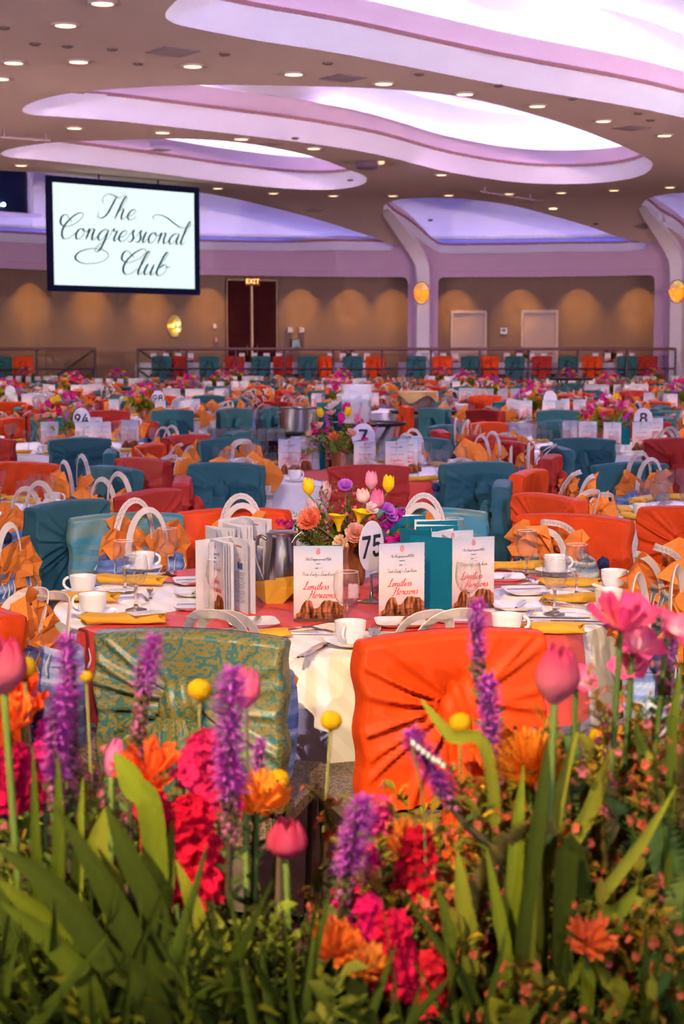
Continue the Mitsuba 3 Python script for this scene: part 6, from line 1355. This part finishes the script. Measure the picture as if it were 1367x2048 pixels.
# yellow billy balls
for i, (x, y, Y, bx, s) in enumerate([(47, 1327, 1.80, 100, 1.0), (399, 1371, 1.82, 350, 1.0), (662, 1433, 1.92, 570, .95), (556, 1551, 1.86, 500, .97), (920, 1437, 1.88, 935, .95), (1197, 1464, 1.95, 1180, .86), (381, 1527, 1.86, 372, .8), (172, 1345, 2.0, 180, .6)]):
    fplant('billy_button', [('ball', billy(.0142 if i else .0145, 4, i), VCP)], x, y + 8, Y, 'round yellow billy button ' + ['on a bare stem at the far left', 'in front of the green chair', 'before the white tablecloth, highest in the middle', 'above the orange poppy', 'before the orange chair', 'low at the right', 'half hidden under the red blossoms', 'small one inside the left purple spike'][i], 'flower', base=bx, r=.0021, scol=(.30, .26, .07), s=s)
# tulips
PINKT = ((.66, .20, .18), (.54, .02, .08), (.70, .12, .20))
for i, (x, y, Y, h, r_, d, cs, op, lb) in enumerate([(8, 1385, 1.70, .062, .026, (0, 0, 1), PINKT, .55, 'pink tulip cut by the left edge of the photo'), (571, 1715, 1.72, .046, .0245, (.03, -.1, 1), ((.50, .05, .08), (.46, .015, .06), (.68, .16, .20)), .5, 'round pink tulip low in the middle'), (1107, 1405, 1.66, .064, .0255, (.08, -.05, 1), PINKT, .45, 'large pink tulip bud before the coral runner at the right'), (488, 1415, 1.86, .05, .018, (.1, 0, 1), ((.76, .12, .18), (.74, .06, .14), (.8, .3, .36)), .6, 'narrow pink tulip behind the large purple spike'), (222, 1555, 1.8, .05, .014, (.15, 0, 1), ((.7, .2, .25), (.72, .12, .3), (.8, .4, .5)), .3, 'small closed pink tulip bud at the left')]):
    fplant('tulip', [('petal', tulip(h, r_, *cs, 40 + i, op, 9, 10, True), VCP)], x, y, Y, lb, 'flower', d=d, r=.0042, scol=(.20, .27, .05), leaves=0)
# poppies, peonies and other orange heads
for i, (x, y, Y, R_, d, c0, c1, lb, nm) in enumerate([(298, 1560, 1.80, .035, (0, -.7, .8), (.84, .09, .012), (.88, .16, .03), 'orange red parrot tulip left of the green chair tails', 'parrot_tulip'), (514, 1625, 1.82, .033, (.1, -.5, 1), (.88, .20, .012), (.92, .30, .03), 'bright orange poppy under a yellow ball', 'poppy'), (45, 1430, 1.84, .034, (-.1, -.6, .9), (.80, .05, .015), (.84, .10, .02), 'orange red bloom at the left edge under the pink tulip', 'poppy'), (20, 1462, 1.80, .03, (0, -.5, 1), (.85, .14, .02), (.86, .2, .03), 'orange bloom lowest at the left edge', 'poppy'), (820, 1705, 1.72, .026, (0, -.6, 1), (.86, .20, .02), (.88, .26, .03), 'orange bloom among the red blossoms right of the middle', 'poppy'), (966, 1565, 1.80, .022, (0, -.6, 1), (.84, .12, .02), (.88, .2, .04), 'small orange bloom left of the pincushion', 'poppy'), (665, 1910, 1.58, .026, (.2, -.6, .8), (.80, .14, .02), (.86, .22, .03), 'orange bloom at the bottom in the middle', 'poppy'), (730, 1945, 1.57, .022, (.0, -.6, .8), (.84, .26, .03), (.86, .34, .05), 'light orange bloom at the bottom, left of the red stocks', 'poppy'), (1176, 1890, 1.58, .024, (0, -.7, .7), (.82, .14, .03), (.84, .2, .06), 'orange bloom low on the right', 'poppy')]):
    fplant(nm, [('petal', ruffled(R_, ((.45, 4), (.8, 4), (1.0, 5)), c0, c1, 1.15, 60 + i, 6, 6, .16, True), VCP)], x, y, Y, lb, 'flower', d=d, roll=i)
for i, (x, y, Y, R_, lb) in enumerate([(1060, 1545, 1.72, .043, 'large orange pincushion at the right'), (985, 1505, 1.86, .030, 'smaller orange pincushion behind the large one'), (1120, 1560, 1.8, .028, 'dim red orange pincushion right of the large one')]):
    fplant('pincushion', [('bloom', pincushion(R_, 170, i), VCP)], x, y, Y, lb, 'flower', d=(0, -.35, 1))
# stocks
for i, (x, y, Y, L, R_, d, c, lb) in enumerate([(395, 1800, 1.70, .105, .036, (-.05, -.1, 1), (.62, .010, .035), 'large red stock in the left half, fullest of the reds'), (350, 1720, 1.76, .08, .030, (-.4, -.1, 1), (.60, .01, .05), 'red stock leaning left beside the fullest one'), (395, 1570, 1.80, .05, .030, (.1, 0, 1), (.62, .02, .09), 'crimson stock before the tails of the green chair'), (430, 1620, 1.78, .05, .026, (.3, 0, 1), (.60, .02, .10), 'crimson stock right of the green chair tails'), (25, 1600, 1.75, .05, .034, (.1, -.2, 1), (.45, .008, .05), 'dark red stock at the left edge'), (90, 1570, 1.80, .07, .024, (.1, 0, 1), (.60, .02, .16), 'magenta stock behind the left leaves'), (790, 1970, 1.60, .075, .028, (-.05, -.2, 1), (.66, .012, .05), 'large red stock at the bottom, right of the middle'), (845, 2010, 1.60, .055, .024, (.2, -.2, 1), (.64, .02, .03), 'red stock at the bottom beside the large one'), (760, 1910, 1.62, .06, .026, (-.2, -.2, 1), (.60, .01, .09), 'crimson stock above the bottom red ones'), (835, 1790, 1.70, .07, .026, (0, -.1, 1), (.48, .008, .02), 'dark red stock under the middle orange bloom'), (725, 1800, 1.72, .06, .020, (.1, -.1, 1), (.58, .015, .12), 'small magenta stock in the middle'), (755, 1670, 1.78, .04, .018, (.1, -.1, 1), (.66, .04, .16), 'small pink stock right of the middle purple spike'), (705, 1860, 1.66, .05, .018, (-.3, -.2, 1), (.55, .01, .12), 'small crimson stock low in the middle')]):
    fplant('stock', [('blossom', stock(L, R_, c, int(16 + L * 220), 80 + i), VCP)], x, y, Y, lb, 'flower', d=d, scol=(.14, .20, .05))
# pink lilies at the right
for i, (x, y, Y, R_, d, lb) in enumerate([(1240, 1262, 1.74, .050, (0, -.4, 1), 'large pink lily at the upper right'), (1262, 1300, 1.80, .030, (.3, -.6, .6), 'pale pink lily under the large one'), (1330, 1275, 1.8, .028, (.4, -.4, .6), 'pink lily at the right edge'), (1150, 1372, 1.84, .02, (.2, -.5, .6), 'small pale pink lily right of the tulip bud'), (1262, 1350, 1.82, .024, (-.2, -.5, .7), 'small magenta lily under the pale one')]):
    fplant('lily', [('bloom', lily(R_, i, (.84, .50, .45), (.80, .08, .20)) if i else ruffled(.036, ((.4, 4), (1.0, 6)), (.78, .14, .20), (.80, .06, .20), .75, 5, 7, 7, .06), VCP)], x, y, Y, lb, 'flower', d=d, roll=i)
# strap leaves
BL = [([(90, 1960), (75, 1750), (66, 1495)], 1.66, .0072, 0), ([(112, 1920), (118, 1700), (116, 1508)], 1.66, .0075, 0), ([(150, 1920), (155, 1750), (166, 1555)], 1.68, .0075, 1), ([(352, 2040), (287, 1916), (205, 1762), (112, 1612)], 1.52, .014, 2), ([(352, 2000), (317, 1839), (256, 1711), (212, 1612)], 1.56, .013, 2), ([(320, 2040), (205, 1905), (102, 1772), (-10, 1690)], 1.50, .015, 2), ([(180, 1925), (92, 1844), (-10, 1752)], 1.54, .013, 1), ([(310, 1700), (266, 1567), (229, 1505)], 1.66, .014, 1), ([(235, 1850), (195, 1720), (212, 1612)], 1.62, .014, 3), ([(392, 2048), (395, 1850), (352, 1720)], 1.58, .011, 3), ([(200, 2048), (120, 1900), (-5, 1800)], 1.5, .012, 0),
      ([(300, 1960), (330, 1780), (345, 1640)], 1.64, .010, 0), ([(60, 2048), (30, 1880), (-8, 1730)], 1.6, .012, 2), ([(520, 2048), (460, 1900), (410, 1800)], 1.6, .010, 3), ([(270, 2048), (330, 1960), (420, 1905)], 1.55, .014, 2),
      ([(985, 1570), (898, 1470), (839, 1396)], 1.72, .007, 3), ([(1040, 1960), (1062, 1750), (1080, 1610), (1094, 1480)], 1.60, .0085, 2), ([(1070, 1900), (1100, 1690), (1123, 1567), (1162, 1432)], 1.64, .0075, 3), ([(1120, 1800), (1184, 1608), (1224, 1495)], 1.68, .009, 3), ([(1160, 1860), (1205, 1788), (1282, 1685), (1352, 1572)], 1.62, .007, 3), ([(1020, 1950), (1030, 1711), (1046, 1530)], 1.64, .009, 1), ([(1010, 1960), (998, 1839), (972, 1695)], 1.60, .007, 1), ([(1030, 2060), (1008, 2035), (980, 1995)], 1.50, .014, 3), ([(1302, 1600), (1287, 1516), (1268, 1440)], 1.74, .008, 2), ([(940, 1930), (925, 1800), (915, 1700)], 1.62, .009, 3), ([(880, 2048), (900, 1880), (870, 1760)], 1.6, .008, 0), ([(1200, 2000), (1140, 1900), (1110, 1830)], 1.6, .010, 2), ([(1180, 1900), (1240, 1820), (1275, 1770)], 1.58, .008, 1), ([(1130, 1740), (1165, 1775), (1205, 1780)], 1.60, .012, 2), ([(1250, 2040), (1215, 1960), (1160, 1930)], 1.56, .008, 3), ([(1340, 1530), (1345, 1440), (1362, 1330)], 1.7, .006, 0)]
ORDW = {i: w for w, i in zip(['first', 'second', 'third', 'fourth', 'fifth', 'sixth', 'seventh', 'eighth', 'ninth', 'tenth', 'eleventh', 'twelfth', 'thirteenth', 'fourteenth', 'fifteenth', 'sixteenth', 'seventeenth', 'eighteenth', 'nineteenth', 'twentieth'] + ['twenty ' + w for w in ('first', 'second', 'third', 'fourth', 'fifth', 'sixth', 'seventh', 'eighth', 'ninth')] + ['thirtieth', 'thirty first'], sorted(range(len(BL)), key=lambda q: BL[q][0][-1][0]))}
bn = ['at the far left', 'at the left', 'in the middle', 'at the right', 'at the far right']
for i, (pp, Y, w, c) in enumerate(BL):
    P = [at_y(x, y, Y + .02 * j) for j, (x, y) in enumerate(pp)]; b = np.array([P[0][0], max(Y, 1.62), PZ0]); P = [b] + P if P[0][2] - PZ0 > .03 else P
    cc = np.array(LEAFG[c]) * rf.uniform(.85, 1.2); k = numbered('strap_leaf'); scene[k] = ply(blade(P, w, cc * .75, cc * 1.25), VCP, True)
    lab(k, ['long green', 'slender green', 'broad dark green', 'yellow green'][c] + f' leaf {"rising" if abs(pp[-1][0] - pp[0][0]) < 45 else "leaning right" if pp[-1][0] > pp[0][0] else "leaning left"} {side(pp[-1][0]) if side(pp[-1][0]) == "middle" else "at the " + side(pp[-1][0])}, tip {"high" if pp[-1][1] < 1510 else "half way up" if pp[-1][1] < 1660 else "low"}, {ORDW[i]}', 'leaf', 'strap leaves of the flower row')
# a white row of tiny bells on the leaning liatris
k = numbered('bell_sprig'); mb = MB().add(tube([at_y(x, y, 1.66) for x, y in ((822, 1478), (850, 1510), (895, 1533))], .0012, 4), (.3, .3, .15))
for q in range(7): mb.add(xf(blob((.0030, .0030, .0042), 1), M4(at_y(826 + 10 * q, 1487 + 8 * q - (4 if q > 4 else 0), 1.655))), (.80, .80, .62))
scene[k + '__bells'] = ply(mb.get(), VCP, True); scene[k + '__stem'] = ply(tube(catmull([foot(860, 1.66), at_y(850, 1700, 1.68), at_y(822, 1478, 1.66)], 6), .0014, 5), VCP, True, (.2, .22, .06)); lab(k, 'sprig of tiny white bells across the leaning purple spike', 'flower')
# greenery that nobody could count
def mass(name, label, spec, cat):
    mb = MB()
    for mesh, b, d, roll, s in spec: mb.add(xf(mesh, align(b, d, roll, s)))
    k = numbered(name); scene[k] = ply(mb.get(), VCP, True); lab(k, label, cat, None, 'stuff')
GRN = [(.06, .085, .010), (.10, .12, .010), (.16, .16, .014)]; LIME = [(.20, .23, .025), (.26, .26, .035), (.15, .18, .02)]; OLV = [(.22, .19, .02), (.32, .19, .025), (.36, .15, .02), (.15, .15, .018), (.48, .26, .02)]; DRK = [(.035, .075, .02), (.05, .09, .025)]
S_ = [sprig(.26, 22, k, GRN, .042, .20) for k in range(4)]; SL = [sprig(.24, 22, 10 + k, LIME, .034, .36) for k in range(4)]; SO = [sprig(.27, 30, 20 + k, OLV, .030, .20, tips=(.62, .12, .06)) for k in range(4)]; SW = [sprig(.27, 26, 30 + k, OLV, .024, .14, tips=(.62, .16, .16)) for k in range(4)]; FE = [fern(.27, 22, k, [(.12, .16, .03), (.20, .15, .03), (.08, .14, .03)][k], .26, .5) for k in range(3)]; GR = [sprig(.24, 26, 40 + k, GRN, .07, .10) for k in range(3)]; SD = [sprig(.26, 20, 50 + k, DRK, .05, .34) for k in range(3)]
def zone(meshes, n, x0, x1, ytop, Y0_, Y1_, seed, lean=.25):
    r = random.Random(seed); out = []
    for i in range(n):
        x = r.uniform(x0, x1); Y = r.uniform(Y0_, Y1_); yt = ytop(x) + r.uniform(0, 220); tip = at_y(x, yt, Y)
        L = r.uniform(.20, .30); d = nrm([r.uniform(-lean, lean), r.uniform(-.3, .1), 1]); out.append((r.choice(meshes), tip - d * L, d, r.uniform(0, 6), L / .26))
    return out
# stems below reach the planter: short bushy growth from the soil up, then the taller sprays
LG = [[(*blade([(0, 0, 0), (r_.uniform(-.02, .02), r_.uniform(-.02, .02), .12), (r_.uniform(-.09, .09), r_.uniform(-.06, .06), .24 + .05 * r_.random())], .0045 + .004 * r_.random(), np.array(GRN[k % 3]) * r_.uniform(.7, 1.5), None, .3),) for k in range(1)][0] for r_ in [random.Random(q) for q in range(14)]]
mass('grass_foliage', 'thin grassy leaves at the foot of the flower row', zone(LG, 330, -60, 660, lambda x: 1770 + .1 * abs(x - 330), 1.48, 1.85, 1, .5) + zone(LG, 160, 640, 1420, lambda x: 1830, 1.50, 1.9, 21, .5), 'foliage')
mass('green_foliage', 'dark green leafy growth at the foot of the flower row', zone(S_ + GR, 46, -60, 640, lambda x: 1860, 1.52, 1.95, 1) + zone(SD, 34, 560, 1400, lambda x: 1880, 1.60, 2.0, 2) + zone(GR, 26, -60, 450, lambda x: 1900, 1.46, 1.6, 3) + zone(S_, 20, 700, 1420, lambda x: 1900, 1.5, 1.8, 13) + zone(SD, 16, 1080, 1400, lambda x: 1700, 1.7, 1.95, 31), 'foliage')
mass('lime_foliage', 'bright yellow green leafy sprays between the flowers', zone(SL, 16, 400, 620, lambda x: 1730, 1.62, 1.8, 4) + zone(SL, 12, 0, 330, lambda x: 1520, 1.78, 1.95, 5) + zone(SL, 12, 1050, 1340, lambda x: 1800, 1.55, 1.8, 6) + zone(SL, 10, 650, 1000, lambda x: 1900, 1.5, 1.7, 16), 'foliage')
mass('waxflower_spray', 'fine olive sprays with tiny coral and pink blossoms', zone(SO, 60, 860, 1400, lambda x: 1560 - .3 * (x - 860), 1.7, 2.0, 7) + zone(SW, 26, 1040, 1420, lambda x: 1400 - .3 * (x - 1040), 1.72, 2.05, 8) + zone(SW, 26, 100, 480, lambda x: 1520, 1.8, 2.0, 9) + zone(SO, 20, 700, 900, lambda x: 1600, 1.75, 1.95, 10) + zone(SO, 34, 640, 1050, lambda x: 1740, 1.6, 1.8, 17) + zone(SO, 26, 1050, 1400, lambda x: 1780, 1.55, 1.8, 18), 'foliage')
mass('fern_foliage', 'feathery fern fronds among the flowers on the right', zone(FE, 34, 1050, 1400, lambda x: 1420, 1.66, 2.0, 11, .6) + zone(FE, 12, 700, 900, lambda x: 1600, 1.7, 1.9, 12, .6) + zone(FE, 8, 20, 200, lambda x: 1560, 1.8, 1.95, 15, .5), 'foliage')
